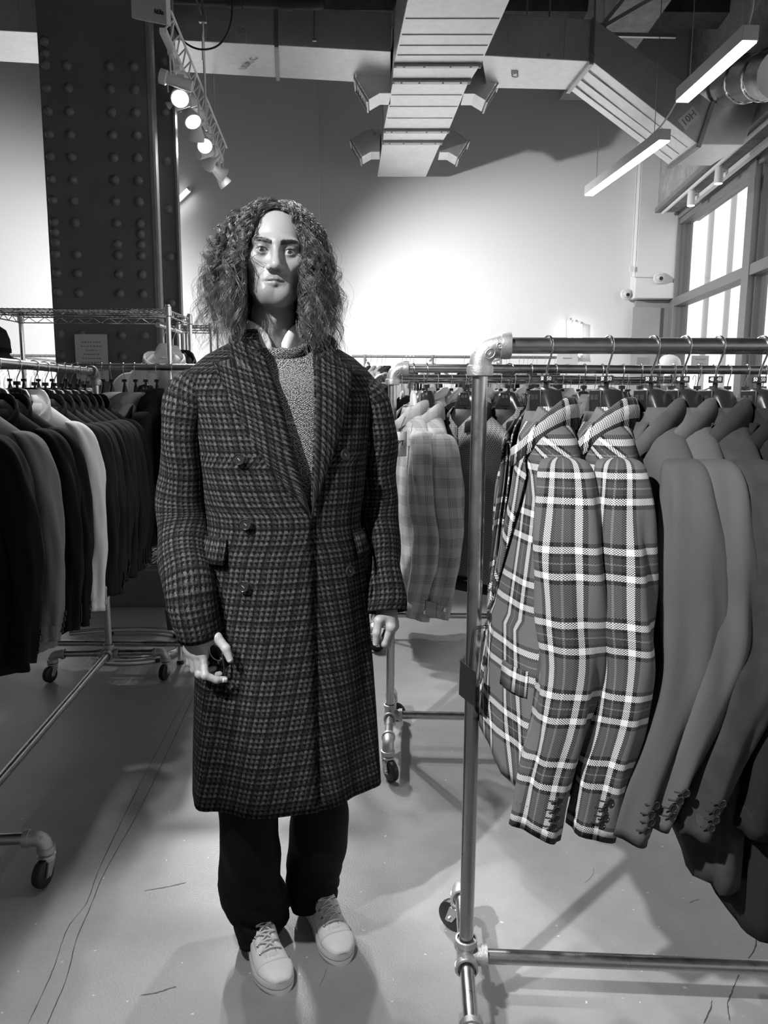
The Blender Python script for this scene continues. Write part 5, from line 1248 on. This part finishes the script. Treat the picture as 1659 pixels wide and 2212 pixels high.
# nails
for (W_, q) in ((WR, TR), (WL, TL), (WR, FR[0])):
    d_ = (Vector(q[3])-Vector(q[2])).normalized(); c = Vector(q[3])-d_*.002; out = (Vector((0, -1, 0))-d_*d_.dot(Vector((0, -1, 0)))).normalized(); s_ = d_.cross(out); w = MB()
    rs = [[W_+c+d_*(.0065*b_)+s_*(.0056*a_)+out*(.0078-.0018*a_*a_+.0003) for a_ in (-1, -.5, 0, .5, 1)] for b_ in (-1, -.4, .3, .9)]
    w.rings(rs, False); w.build('fingernail', plain('nail', .5, .3), man, smooth=180, solid=.0008)
# eyes
def eye_mat():
    m = Mt('eye', .12, 0, .6); r = m.attr('tone'); m.col(r); return m.mat
EYE_M = eye_mat()
for s in (-1, 1):
    w = MB(); w.ball((0, 0, 0), .0127, 28, 20, Matrix.Rotation(PI/2, 3, 'X')); V0 = [Vector(p) for p in w.v]; look = Vector((.03, -1, -.10)).normalized(); tv = []
    for p in V0:
        c = p.normalized().dot(look); a = math.acos(max(-1, min(1, c))); tv.append(.01 if a < .17 else (.045 if a < .40 else (.015 if a < .46 else .50)))
    c0 = Vector((s*EYE, -.0765, -.0004)); w.v = [tuple(HM@(c0+p)) for p in V0]; e = w.build('eye', EYE_M, man, smooth=180)
    a_ = e.data.attributes.new('tone', 'FLOAT', 'POINT'); 
    inv = [(XF[man]@v.co) for v in e.data.vertices]; a_.data.foreach_set('value', np.array([(.008 if (q := math.acos(max(-1, min(1, ((HM.inverted()@p)-c0).normalized().dot(look))))) < .17 else .045 if q < .42 else .015 if q < .48 else .46) for p in inv], np.float32))
    # lashes along the upper lid
    w = MB(); pts = [HM@Vector((s*(EYE+(.0135*u)), -.0895+.0035*u*u, .0046*(1-u*u)+.0002-.001*abs(u))) for u in np.linspace(-1, 1, 11)]; w.tube(pts, [.0004+.0007*math.sin(PI*k/10) for k in range(11)], 6); w.build('eyelashes', INK_M, man)

# --- hair: many curling strands
def hair_strands(n_clump, per, seed):
    R = np.random.default_rng(seed); out = []; K = 44; tt = np.linspace(0, 1, K)
    for ci in range(n_clump):
        az = R.uniform(-1, 1)*PI; el = math.asin(R.uniform(-.35, 1.0)); fr = math.cos(az)
        elmin = .86-.62*abs(math.sin(az))**1.5
        if fr > .0 and el < elmin: el = elmin+R.uniform(0, .30)
        n = np.array([math.sin(az)*math.cos(el), -math.cos(az)*math.cos(el), math.sin(el)])
        root = np.array([0, .012, .034])+n*np.array([.076, .096, .083])
        side = np.sign(n[0]+R.normal()*.06+.006) or 1
        back = root[1] > .06 and abs(n[0]) < .55; front = fr > .35 and not back
        lv = R.random()                                # how far down the lock reaches
        zend = -.235+.20*lv**1.6
        wend = np.interp(zend, [-.235, -.15, -.08, 0], [.172, .178, .168, .15])*R.uniform(.42, 1.03)*(1.0 if side < 0 else .98)
        weye = wend*R.uniform(.72, .9) if side < 0 else wend*R.uniform(.66, .84)
        yy = root[1]*.6+R.normal()*.03+.008
        if front: yy = -.055+R.normal()*.02; wend = max(wend*.75, .068); weye = R.uniform(.062, .085)
        P1 = root+n*R.uniform(.02, .048)+np.array([side*.022, 0, .014])
        P2 = np.array([side*weye*1.12, yy, R.uniform(-.01, .045)]); P3 = np.array([side*wend, yy+R.normal()*.025-.008, zend])
        if back: P2 = np.array([root[0]*1.5+R.normal()*.03, .128, .0]); P3 = np.array([root[0]*2+R.normal()*.05, .13, zend])
        turns = R.uniform(2.8, 5.0); rad_ = R.uniform(.009, .019); ph = R.uniform(0, 2*PI); hand = R.choice([-1, 1]); tight = .0016 if R.random() < .8 else .005
        for k in range(per):
            j = R.normal(size=3)*.0024; je = R.normal(size=3)*tight*1.6; dph = R.normal()*.16
            t = tt[:, None]*R.uniform(.88, 1.0); a = root+j; b = P1+j*1.2; c = P2+je; d = P3+je*1.0
            p = (1-t)**3*a+3*(1-t)**2*t*b+3*(1-t)*t*t*c+t**3*d
            tg = np.gradient(p, axis=0); tg /= np.linalg.norm(tg, axis=1)[:, None]+1e-9
            u = np.cross(tg, np.array([0.3, 1, .1])); u /= np.linalg.norm(u, axis=1)[:, None]+1e-9; v = np.cross(tg, u)
            an = hand*2*PI*turns*t[:, 0]**1.25+ph+dph; am = rad_*np.clip((t[:, 0]-.12)*1.6, 0, 1)*R.uniform(.85, 1.15)
            p = p+u*(np.cos(an)*am)[:, None]+v*(np.sin(an)*am)[:, None]
            if R.random() < .05: p = p+(tt**2)[:, None]*R.normal(size=3)*.02
            out.append(p)
    P = np.array(out); X, Y, Z = P[..., 0], P[..., 1], P[..., 2]
    zz_ = [-.2, -.10, -.04, .02, .05, .075, .10]
    lim = np.where(X > 0, np.interp(Z, zz_, [.056, .049, .050, .050, .042, .026, 0]), np.interp(Z, zz_, [.062, .060, .064, .058, .046, .028, 0]))
    f = (Y < -.03) & (np.abs(X) < lim); X[:] = np.where(f, np.where(X >= 0, 1, -1)*(lim+(np.abs(X)*.2)), X)
    q = np.sqrt((X/.080)**2+((Y-.012)/.101)**2+((Z-.034)/.088)**2); s_ = np.where((q < 1) & (Z > -.05), 1/np.maximum(q, .3), 1); X *= s_; Y[:] = (Y-.012)*s_+.012; Z[:] = (Z-.034)*s_+.034
    return P
def strand_mesh(name, P, r, mat, parent, M):
    S_, K, _ = P.shape; P = P@np.array(M.to_3x3()).T+np.array(M.translation)
    tg = np.gradient(P, axis=1); tg /= np.linalg.norm(tg, axis=2)[..., None]+1e-9; u = np.cross(tg, np.array([.2, .1, 1.0])); u /= np.linalg.norm(u, axis=2)[..., None]+1e-9; v = np.cross(tg, u)
    rr = np.asarray(r)[:, None]*np.linspace(1, .35, K)[None]; V = []
    for k in range(3): a = 2*PI*k/3; V.append(P+(u*math.cos(a)+v*math.sin(a))*rr[..., None])
    V = np.stack(V, 2).reshape(-1, 3); b = (np.arange(S_)[:, None]*K+np.arange(K-1)[None]).reshape(-1)*3; F = []
    for k in range(3): k2 = (k+1) % 3; F.append(np.stack([b+k, b+k2, b+3+k2, b+3+k], 1))
    F = np.concatenate(F); inv = np.array(XF[parent].inverted()); V = V@inv[:3, :3].T+inv[:3, 3]
    me = bpy.data.meshes.new(name); me.vertices.add(len(V)); me.vertices.foreach_set('co', V.astype(np.float32).ravel()); me.loops.add(len(F)*4); me.loops.foreach_set('vertex_index', F.astype(np.int32).ravel())
    me.polygons.add(len(F)); me.polygons.foreach_set('loop_start', np.arange(len(F), dtype=np.int32)*4); me.update(calc_edges=True); me.shade_smooth()
    return link_mesh(name, me, mat, parent, 0, fixn=False)
def hair_mat():
    m = Mt('curly_hair', .30, 0, 1.0); n = m.noise(55, 2); m.col(n.step(.35, .75)*.13+.040); return m.mat
HAIR_M = hair_mat()
HP = hair_strands(540, 11, 5); hair = strand_mesh('hair', HP, RNG.uniform(.00035, .00085, len(HP)), HAIR_M, man, HM); hair['kind'] = 'stuff'
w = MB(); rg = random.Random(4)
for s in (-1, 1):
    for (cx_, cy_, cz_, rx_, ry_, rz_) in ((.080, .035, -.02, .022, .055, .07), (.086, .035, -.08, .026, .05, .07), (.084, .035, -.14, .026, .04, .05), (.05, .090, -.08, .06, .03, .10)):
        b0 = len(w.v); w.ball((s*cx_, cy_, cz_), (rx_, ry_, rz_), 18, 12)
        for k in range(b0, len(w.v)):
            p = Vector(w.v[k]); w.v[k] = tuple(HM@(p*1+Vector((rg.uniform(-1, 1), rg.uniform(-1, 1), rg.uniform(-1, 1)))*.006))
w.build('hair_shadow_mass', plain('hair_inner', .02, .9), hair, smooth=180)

# eyebrows: short hairs rooted on the brow
def brow_hairs():
    R = np.random.default_rng(9); idx = np.where((br > .35))[0]; out = []
    for i in R.choice(idx, 300):
        p = hp_[i].astype(float); sd = 1 if p[0] > 0 else -1; inner = np.clip((.026-abs(p[0]))/.016, 0, 1)
        d = np.array([sd*(1-.75*inner), .25*(abs(p[0])/.05), .35+.75*inner+R.normal()*.25]); d /= np.linalg.norm(d); L = R.uniform(.004, .008); t = np.linspace(0, 1, 5)[:, None]
        out.append(p+np.array([R.normal()*.0006, -.0003, R.normal()*.0005])+d*L*t+np.array([0, -.0012, 0])*np.sin(t*PI*.8)+np.array([sd*.001, 0, -.0012])*t*t)
    return np.array(out)
BH = brow_hairs(); eb = strand_mesh('eyebrows', BH, np.full(len(BH), .00022), plain('brow_hair', .012, .6), man, HM); eb['kind'] = 'stuff'
# --- overcoat
COAT_M = check_coat_mat('dark_check_overcoat'); KNIT_M = knit_mat('melange_knit'); RIBK_M = knit_mat('melange_rib', .26); TROUS_M = cloth('black_trousers', .0022, .2, 0, 500, .85)
CR = [Ring(1.615, .080, .055, .075, 2, .0), Ring(1.585, .105, .072, .085, 2, 0), Ring(1.545, .180, .092, .098, 2.1), Ring(1.505, .228, .105, .108, 2.2), Ring(1.45, .232, .128, .118, 2.4), Ring(1.32, .212, .146, .12, 2.5), Ring(1.16, .200, .148, .115, 2.4),
      Ring(1.02, .206, .150, .125, 2.4), Ring(.75, .226, .158, .145, 2.4), Ring(.42, .246, .168, .165, 2.5)]
XB, ZBk = .040, 1.165
def ang(x, r): return math.copysign(math.asin(min(.9, (abs(x)/r.wx)**(r.n/2))), x)
def edge_R(z): r = ring_between(CR, z); return ang(lerp(XB, .066, min(1, max(0, (z-ZBk)/(1.59-ZBk)))), r)       # image-right edge
def edge_L(z): r = ring_between(CR, z); return -ang(lerp(XB, -.064, min(1, max(0, (z-ZBk)/(1.59-ZBk)))), r)     # half angle measured to the image left
def coat_body():
    zs = list(np.linspace(1.605, 1.44, 9))+list(np.linspace(1.40, .428, 34)); rs = []; uvs = []; M = 72; vlen = 0; pz = None
    for z in zs:
        r = ring_between(CR, z); t = (1.6-z)/1.185; a0 = edge_R(z)-(.16 if z < ZBk else 0); a1 = 2*PI-edge_L(z)+(.02 if z < ZBk else 0); ring = []; uv = []; s = 0; prev = None; hs = None
        for j in range(M+1):
            th = a0+(a1-a0)*j/M; k = t*t
            o = .010*k*math.sin(5*th+1.2+z*1.5)+.006*k*math.sin(9*th-z*3)
            o += .006*smooth01(1-(M-j)/5) if z < ZBk else 0
            o -= .012*math.exp(-((th-.95)/.16)**2)*smooth01((1.1-z)/.3)+.010*math.exp(-((th-5.35)/.14)**2)*smooth01((1.1-z)/.3)
            o -= .008*math.exp(-((z-1.13)/.05)**2)*(math.sin(th)**2)
            p = r.at(th, o); ring.append(p)
            if prev is not None: s += (p-prev).length
            if hs is None and th > PI: hs = s
            prev = p; uv.append(s)
        sd_ = r.at(PI/2); vlen += (sd_-pz).length if pz is not None else 0; pz = sd_
        rs.append(ring); uvs.append([(q-hs, -vlen+(p.z-z)) for q, p in zip(uv, ring)])
    w = MB(); w.rings(rs, False, uvs=uvs); return w
coat = coat_body().build('overcoat', COAT_M, man, local=True, smooth=180, solid=.006)
def lapel2(edge, side, wmax, z_top=1.575, zn=1.500, peak=.022):
    rs = []; uvs = []; rows = 22
    for i in range(rows+1):
        z = lerp(ZBk-.004, z_top, i/rows); r = ring_between(CR, z); e0 = side*edge(z); zz = max(0, (z-ZBk)/(zn-ZBk)); wd = wmax*min(1, zz)**1.12 if zz <= 1 else wmax*.62
        row = []; uv = []
        for f in (0, .12, .35, .6, .82, .95, 1):
            lift = .004+.012*math.sin(PI*min(1, f*.8+.1))*min(1, zz+.15)+.003
            p = r.at(e0+side*wd*f/max(.06, r.wx*1.02)*1.0, lift); p.z = z+(peak*f*smooth01((zz-.55)/.45) if zz <= 1.02 else peak*.0+.012*f)
            row.append(p); uv.append((side*(.5+f*wd), p.z+f*.05*side))
        rs.append(row); uvs.append(uv)
    w = MB(); w.rings(rs, False, uvs=uvs); return w.build('lapel', COAT_M, coat, local=True, smooth=60, solid=.004)
lapel2(edge_L, -1, .150); lapel2(edge_R, 1, .115)
collar_mesh(CR, lambda z: max(edge_L(z), edge_R(z)), 1.60, height=.022, fall=.045, M=34, extra=.05, flare=.016, dropf=.05).build('collar', COAT_M, coat, local=True, smooth=60, solid=.004)
def limb_mesh(path, M=26, per=.5, ripple=.004, seed=1, ref=(0, -1, 0), ufac=1.0, close=True, k3=4):
    """swept cloth tube: rows of (point, radius across, radius along ref)"""
    rnd = random.Random(seed); ph = [rnd.uniform(0, 6) for _ in range(3)]; pts = crom([p for p, a, b in path], k3); A = np.array([(a, b) for p, a, b in path]); ts = np.linspace(0, len(path)-1, len(pts)); rs = []; uvs = []; L = 0
    for i, p in enumerate(pts):
        t0, t1 = pts[max(0, i-1)], pts[min(len(pts)-1, i+1)]; tg = (t1-t0).normalized(); rf = Vector(ref); y = (rf-tg*rf.dot(tg)).normalized(); x_ = y.cross(tg)
        a = np.interp(ts[i], range(len(path)), A[:, 0]); b = np.interp(ts[i], range(len(path)), A[:, 1]); q = i/len(pts); row = []; uv = []; s = 0; prev = None
        if i: L += (p-pts[i-1]).length
        for j in range(M+1):
            an = 2*PI*(j % M)/M; k = ripple*smooth01(q*4)*(math.sin(2*an+ph[0]+L*14)+.8*math.sin(3*an-ph[1]+L*26)+.5*math.sin(an+ph[2]+L*45))
            pt = p+x_*(math.cos(an)*(a+k))+y*(math.sin(an)*(b+k)); 
            if prev is not None: s += (pt-prev).length
            prev = pt; row.append(pt); uv.append((s*ufac+seed*.31, -L))
        rs.append(row[:M]); uvs.append(uv)
    last = rs[-1]; c = sum(last, Vector())/M; ax2 = (pts[-1]-pts[-2]).normalized()
    if close:
        rs.append([c+(p-c)*.90-ax2*.001 for p in last]); uvs.append(uvs[-1]); rs.append([c+(p-c)*.86-ax2*.06 for p in last]); uvs.append(uvs[-1])
    w = MB(); w.rings(rs, True, True, close, uvs=uvs); return w
V_ = Vector
armR = [(V_((-.165, .0, 1.492)), .020, .030), (V_((-.203, 0, 1.474)), .040, .058), (V_((-.230, 0, 1.43)), .052, .078), (V_((-.240, .005, 1.35)), .056, .082), (V_((-.246, .012, 1.25)), .057, .078), (V_((-.250, .015, 1.15)), .060, .076), (V_((-.246, -.035, 1.06)), .061, .072), (V_((-.236, -.092, .985)), .060, .066)]
cR = MI@atY(427, 1371, 1.775); armR.append((cR, .058, .062))
armL = [(V_((.165, .0, 1.492)), .020, .030), (V_((.203, 0, 1.474)), .040, .058), (V_((.228, 0, 1.43)), .050, .078), (V_((.236, .005, 1.35)), .053, .082), (V_((.246, .014, 1.25)), .052, .078), (V_((.256, .016, 1.15)), .052, .074), (V_((.256, -.015, 1.05)), .051, .068), (V_((.252, -.050, .975)), .050, .062)]
cL = MI@atY(832, 1322, 1.925); armL.append((cL, .048, .058))
for s, arm in ((-1, armR), (1, armL)):
    sl_ = limb_mesh(arm, 30, .42, .0048, 3 if s < 0 else 5).build('sleeve', COAT_M, coat, local=True, smooth=180)
    if s < 0:
        c_ = MI@atY(369, 1338, 1.785); ax3 = (arm[-1][0]-arm[-2][0]).normalized(); w = MB(); w.bar(c_-ax3*.026, c_+ax3*.026, .004, .022, up=(1, 0, 0)); w.build('cuff_tab', COAT_M, sl_, local=True, bevel=.002)
def coat_button(px, py):
    d = ray(px, py); O = MI@Vector((0, 0, CAM_H)); D = (MI.to_3x3()@d).normalized(); best = None
    for k in range(400):                                # march to the front of the coat
        p = O+D*(1.2+k*.002); r = ring_between(CR, p.z)
        if abs(p.x) < r.wx and p.y > r.at(math.asin(max(-1, min(1, p.x/r.wx)))*.9, .008).y: best = p; break
    if best is None: return
    r = ring_between(CR, best.z); e = .02; n_ = V_((best.x/r.wx*.8, -1, .02)).normalized()
    w = MB(); w.lathe([(.0125, 0), (.0138, .001), (.0138, .0035), (.0122, .0052), (.0105, .0036), (.001, .0034)], best+n_*.004, n_, 20); bt = w.build('button', BUTTON_M, coat, local=True)
    sx = n_.cross(V_((0, 0, 1))).normalized(); w = MB()
    for (u, v) in ((1, 1), (-1, -1)): w.tube([best+n_*.0078+sx*.0028*u+V_((0, 0, .0028*v)), best+n_*.0078-sx*.0028*u*.2+V_((0, 0, -.0028*v*.2))], .0008, 5)
    w.build('button_thread', GREYINK_M, bt, local=True)
for q in ((518, 992), (532, 1132), (527, 1266), (752, 1233), (742, 982)): coat_button(*q)
for s in (-1, 1):
    r1, r2 = ring_between(CR, 1.115), ring_between(CR, 1.055); w = MB(); T_ = [s*t for t in (.80, .95, 1.12, 1.3)]
    w.rings([[r1.at(t, .004) for t in T_], [r2.at(t, .020) for t in T_]], False, uvs=[[(t*.2, 1.1) for t in T_], [(t*.2, 1.05) for t in T_]]); w.build('pocket_flap', COAT_M, coat, local=True, solid=.005)

# --- knit sweater, shirt collar
SR = [Ring(1.585, .066, .058, .064, 2, 0), Ring(1.570, .080, .070, .072, 2, 0), Ring(1.545, .14, .082, .085, 2.1, 0), Ring(1.50, .19, .098, .095, 2.2), Ring(1.42, .20, .116, .10, 2.3), Ring(1.28, .19, .126, .10, 2.3), Ring(1.08, .18, .128, .1, 2.3)]
nx = MI@(HM@Vector((0, .045, -.2))); NO = V_((nx.x, nx.y-.0, 0))
for r in SR[:3]: r.cx = nx.x*(.9 if r is not SR[2] else .4); r.cy = (nx.y+.0)*(.9 if r is not SR[2] else .4)
zs = list(np.linspace(1.572, 1.50, 7))+list(np.linspace(1.47, 1.08, 18)); rs = []; uvs = []
for z in zs:
    r = ring_between(SR, z); row = []; uv = []; s = 0; prev = None
    for j in range(61):
        th = PI+2*PI*(j % 60)/60; p = r.at(th); p.z -= .030*smooth01((math.cos(th)-.0))*smooth01((z-1.45)/.1)
        if prev is not None: s += (p-prev).length
        prev = p; row.append(p); uv.append((s, z))
    h = uv[30][0]; rs.append(row[:60]); uvs.append([(a-h, b) for a, b in uv])
w = MB(); w.rings(rs, True, uvs=uvs); swt = w.build('sweater', KNIT_M, man, local=True, smooth=180, solid=.004)
rs = []; uvs = []
for k, (off, dz) in enumerate(((.001, -.012), (.007, -.006), (.010, .006), (.008, .017), (.002, .021), (-.003, .016))):
    r = ring_between(SR, 1.572); row = []; uv = []
    for j in range(61):
        th = PI+2*PI*(j % 60)/60; p = r.at(th, off); p.z = 1.572+dz-.030*smooth01(math.cos(th)); row.append(p); uv.append((j*.0085, 1.5+dz))
    rs.append(row[:60]); uvs.append(uv)
w = MB(); w.rings(rs, True, uvs=uvs); w.build('neck_rib', RIBK_M, swt, local=True, smooth=180)
SH = []; 
for k in range(5): SH.append([])
for j in range(45):
    t = .17+(2*PI-.34)*j/44; fr = max(0, math.cos(t)); f2 = fr**2.2
    c = V_((nx.x, nx.y, 0)); rad0 = lambda rr: c+V_((math.sin(t)*rr, -math.cos(t)*rr, 0))
    ta = min(t, 2*PI-t); zt = interp(ta, [.17, .3, .5, .8, 1.2, 3.14], [1.574, 1.592, 1.609, 1.621, 1.631, 1.645]); zb_ = interp(ta, [.17, .3, .5, 1, 3.14], [1.556, 1.540, 1.545, 1.572, 1.59])
    for k, (rr, z) in enumerate(((.0650, zt-.03), (.0655, zt-.004), (.0672, zt), (.070, zt-.006), (.0735+.004*f2, zb_))):
        p = rad0(rr*(1+.04*fr)); p.z = z; SH[k].append(p)
w = MB(); w.rings(SH, False); w.build('shirt_collar', plain('white_oxford', .8, .8, bump=.15, bscale=900), man, local=True, smooth=60, solid=.0018)
w = MB(); c = V_((nx.x, nx.y, 0)); w.rings([[c+V_((math.sin(a)*r_, -math.cos(a)*r_, z)) for a in [2*PI*i/32 for i in range(32)]] for r_, z in ((.064, 1.545), (.067, 1.53), (.075, 1.50))]); w.build('shirt', WHITE_M, man, local=True, smooth=180, solid=.002)

# --- trousers and sneakers
leg1 = [(V_((-.345, 1.91, .99)), .088, .098), (V_((-.345, 1.895, .72)), .082, .092), (V_((-.348, 1.875, .47)), .080, .090), (V_((-.350, 1.868, .30)), .079, .090), (V_((-.344, 1.875, .17)), .077, .088), (V_((-.328, 1.888, .095)), .072, .082), (V_((-.322, 1.885, .030)), .066, .082)]
leg2 = [(V_((-.185, 1.955, .99)), .088, .098), (V_((-.182, 1.955, .72)), .082, .092), (V_((-.176, 1.955, .47)), .082, .090), (V_((-.174, 1.955, .30)), .080, .088), (V_((-.182, 1.975, .17)), .073, .082), (V_((-.194, 1.992, .095)), .066, .078), (V_((-.198, 1.990, .040)), .062, .078)]
tw = None
for k, lg in enumerate((leg1, leg2)):
    m_ = limb_mesh(lg, 30, .5, .0055, 11+k, ref=(0, -1, 0), k3=7); vv = []
    for p in m_.v:
        q = smooth01((.22-p[2])/.16); f = .008*q*math.sin(p[2]*120+p[0]*40+k); vv.append((p[0]+f*.6, p[1]-f-.010*q*(1 if p[1] < lg[3][0].y else -.4), p[2]))
    m_.v = vv
    if k == 0: tw = m_.build('trousers', TROUS_M, man, smooth=180)
    else: m_.build('trouser_leg', TROUS_M, tw, smooth=180)
SHOE_M = plain('pale_canvas', .84, .85, var=.10, scale=25, bump=.2, bscale=900); SOLE_M = plain('off_white_rubber', .86, .5, var=.07, scale=30); LACE_M = plain('white_lace', .78, .8)
def foxing_mat():
    m = Mt('textured_toe_band', .6); u, v = m.uv(); a = ((u+v)/.0065).frac().gt(.5); b = ((u-v)/.0065).frac().gt(.5); k = a*b; m.col(k*-.28+.82); m.bump(k, .6, .001); return m.mat
FOX_M = foxing_mat()
def sneaker(label, heel, toe, side):
    heel, toe = Vector(heel), Vector(toe); f = (toe-heel).normalized(); s = Vector((f.y, -f.x, 0)); L = (toe-heel).length; up = V_((0, 0, 1)); P = lambda t, x, z: heel+f*(t*L)+s*(x*1.0)+up*z
    W_ = lambda t: float(np.interp(t, [.1, .2, .4, .55, .7, .73], [.034, .035, .036, .042, .0472, .0475]))*(math.sqrt(max(0, 1-((t-.73)/.27)**2)) if t > .73 else math.sqrt(max(0, 1-((.1-t)/.1)**2)) if t < .1 else 1); cx_ = lambda t: side*.006*math.sin(PI*t)
    H = lambda t: float(np.interp(t, [0, .05, .15, .3, .42, .55, .7, .82, .92, .98, 1], [.085, .092, .088, .086, .088, .074, .060, .053, .046, .038, .03]))
    N = 44; ts = [(1-math.cos(PI*i/(N-1)))/2 for i in range(N)]
    def outline(z, g): 
        return [P(t, cx_(t)+W_(t)*g, z) for t in ts]+[P(t, cx_(t)-W_(t)*g, z) for t in ts[::-1][1:-1]]
    root = None
    w = MB(); rs = []
    for t in ts:
        wd, h = max(.002, W_(t)*.97), H(t); rs.append([P(t, cx_(t)+wd*math.copysign(abs(math.cos(a))**.75, math.cos(a)), .016+(h-.016)*abs(math.sin(a))**.8) for a in [PI*i/14 for i in range(15)]])
    w.rings(rs, False, uvs=[[(t*L, i*.012) for i in range(15)] for t in ts]); up_ = w.build('shoe', SHOE_M, man, smooth=180, label=label)
    def ringuv(rs): 
        n = len(rs[0]); us = []
        for r in rs:
            s_ = 0; u = [0]
            for i in range(n): s_ += (r[(i+1) % n]-r[i]).length; u.append(s_)
            us.append([(q, r[0].z) for q in u])
        return us
    w = MB(); rs = [outline(z, g) for z, g in ((.0, .96), (.003, 1.03), (.014, 1.05), (.016, 1.03))]; w.rings(rs, True, True, False, uvs=ringuv(rs)); w.build('sole', SOLE_M, up_, smooth=60)
    w = MB(); rs = [outline(z, g) for z, g in ((.016, 1.035), (.031, 1.02), (.033, .98))]; w.rings(rs, True, uvs=ringuv(rs)); w.build('foxing_band', FOX_M, up_, smooth=60)
    w = MB(); rs = [outline(z, g) for z, g in ((.0145, 1.055), (.0175, 1.055))]; w.rings(rs, True); w.build('pinstripe', plain('grey_line', .35, .6), up_, smooth=0)
    w = MB(); rs = []
    for t in np.linspace(.79, .995, 12):
        wd, h = max(.002, W_(t)*1.0), H(t)+.0022; rs.append([P(t, cx_(t)+wd*math.copysign(abs(math.cos(a))**.75, math.cos(a)), .030+(h-.030)*abs(math.sin(a))**.8) for a in [PI*i/14 for i in range(15)]])
    w.rings(rs, False); w.build('toe_cap', SOLE_M, up_, smooth=180, solid=.0015)
    w = MB(); a = [P(t, cx_(t)+x_, H(t)+.002-abs(x_)*.25) for t in (.74,) for x_ in (-.022, -.011, 0, .011, .022)]; rs = [[P(t, cx_(t)+x_, H(t)+.0015-abs(x_)*.22) for x_ in (-.017, -.008, 0, .008, .017)] for t in (.36, .45, .55, .66, .75)]; w.rings(rs, False); w.build('tongue', SHOE_M, up_, smooth=180, solid=.002)
    for sd in (-1, 1):
        w = MB(); rs = [[P(t, cx_(t)+sd*x_, H(t)+.0035-x_*x_*14) for x_ in (.014+.004*(t < .5), .022, .033)] for t in (.34, .45, .55, .66, .745)]; w.rings(rs, False); w.build('eyestay', SHOE_M, up_, smooth=180, solid=.0022)
    for k, t in enumerate((.44, .52, .60, .68)):
        w = MB(); h = H(t)+.0075; t2 = t+.04*(-1 if k % 2 else 1)
        w.rings([[P(t-.012+q*.003, cx_(t)+x_, h-abs(x_)**2*14+z) for q, z in ((0, 0), (4, .0025), (8, 0), (4, -.001))] for x_ in (-.0225, -.012, 0, .012, .0225)], True, True, True); w.build('lace', LACE_M, up_, smooth=180)
        if k < 3:
            for sg in (1, -1):
                w = MB(); n_ = 6; rs = []
                for i in range(n_+1):
                    q = i/n_; tq = t+.075*q; xx = sg*.020*(1-2*q); hh = H(tq)+.0055+.003*math.sin(PI*q)-xx*xx*14; rs.append([P(tq-.008, cx_(t)+xx, hh), P(tq, cx_(t)+xx, hh+.002), P(tq+.010, cx_(t)+xx, hh), P(tq, cx_(t)+xx, hh-.001)])
                w.rings(rs, True, True, True); w.build('lace', LACE_M, up_, smooth=180)
        for sd in (-1, 1):
            c = P(t, cx_(t)+sd*.0255, H(t)+.0035-.0255**2*14+.001); w = MB(); w.lathe([(.0035, 0), (.0042, .0012), (.003, .0022), (.0012, .001)], c, s*sd*.5+up, 12); w.build('eyelet', ZINC_M, up_)
    return up_
sneaker('shoe on the foot nearer the camera', atZ(560, 2016, 0)+V_((-.022, .03, 0)), atZ(612, 2150, 0), 1)
sneaker('shoe on the foot farther back', atZ(690, 1972, 0)+V_((-.03, .05, 0)), atZ(742, 2087, 0), -1)

# --- sunglasses in the hand
sg_ = thing('sunglasses', 'dark sunglasses held in his lowered hand, on the left', 'sunglasses', WR+V_((.045, -.02, -.055)))
LENS_M = plain('dark_lens', .006, .08); 
for k, (c, tilt) in enumerate(((WR+V_((.040, -.012, -.040)), .25), (WR+V_((.052, .018, -.072)), .4))):
    e1, e2 = V_((math.cos(1.2), .25, -math.sin(1.2))).normalized(), V_((.75, -.35, .45)).normalized(); pts = [c+e1*(.023*math.cos(a))+e2*(.018*math.sin(a)) for a in [2*PI*i/22 for i in range(22)]]
    w = MB(); w.tube(pts, .0017, 6, closed=True); w.build('rim', ZINC_M, sg_)
    nn = e1.cross(e2)*.0008; w = MB(); w.add([c+nn]+[p+nn for p in pts]+[c-nn]+[p-nn for p in pts], [(0, i+1, (i+1) % 22+1) for i in range(22)]+[(23, 24+(i+1) % 22, 24+i) for i in range(22)]); w.build('lens', LENS_M, sg_, smooth=0)
w = MB(); w.tube(crom([WR+V_((.047, -.004, -.018)), WR+V_((.056, -.016, -.050)), WR+V_((.058, -.014, -.085)), WR+V_((.050, -.006, -.100))], 5), .0022, 6); w.build('temple', BUTTON_M, sg_)
w = MB(); w.tube(crom([WR+V_((.046, -.004, -.052)), WR+V_((.050, -.01, -.056)), WR+V_((.050, .004, -.060))], 4), .0014, 6); w.build('bridge', ZINC_M, sg_)
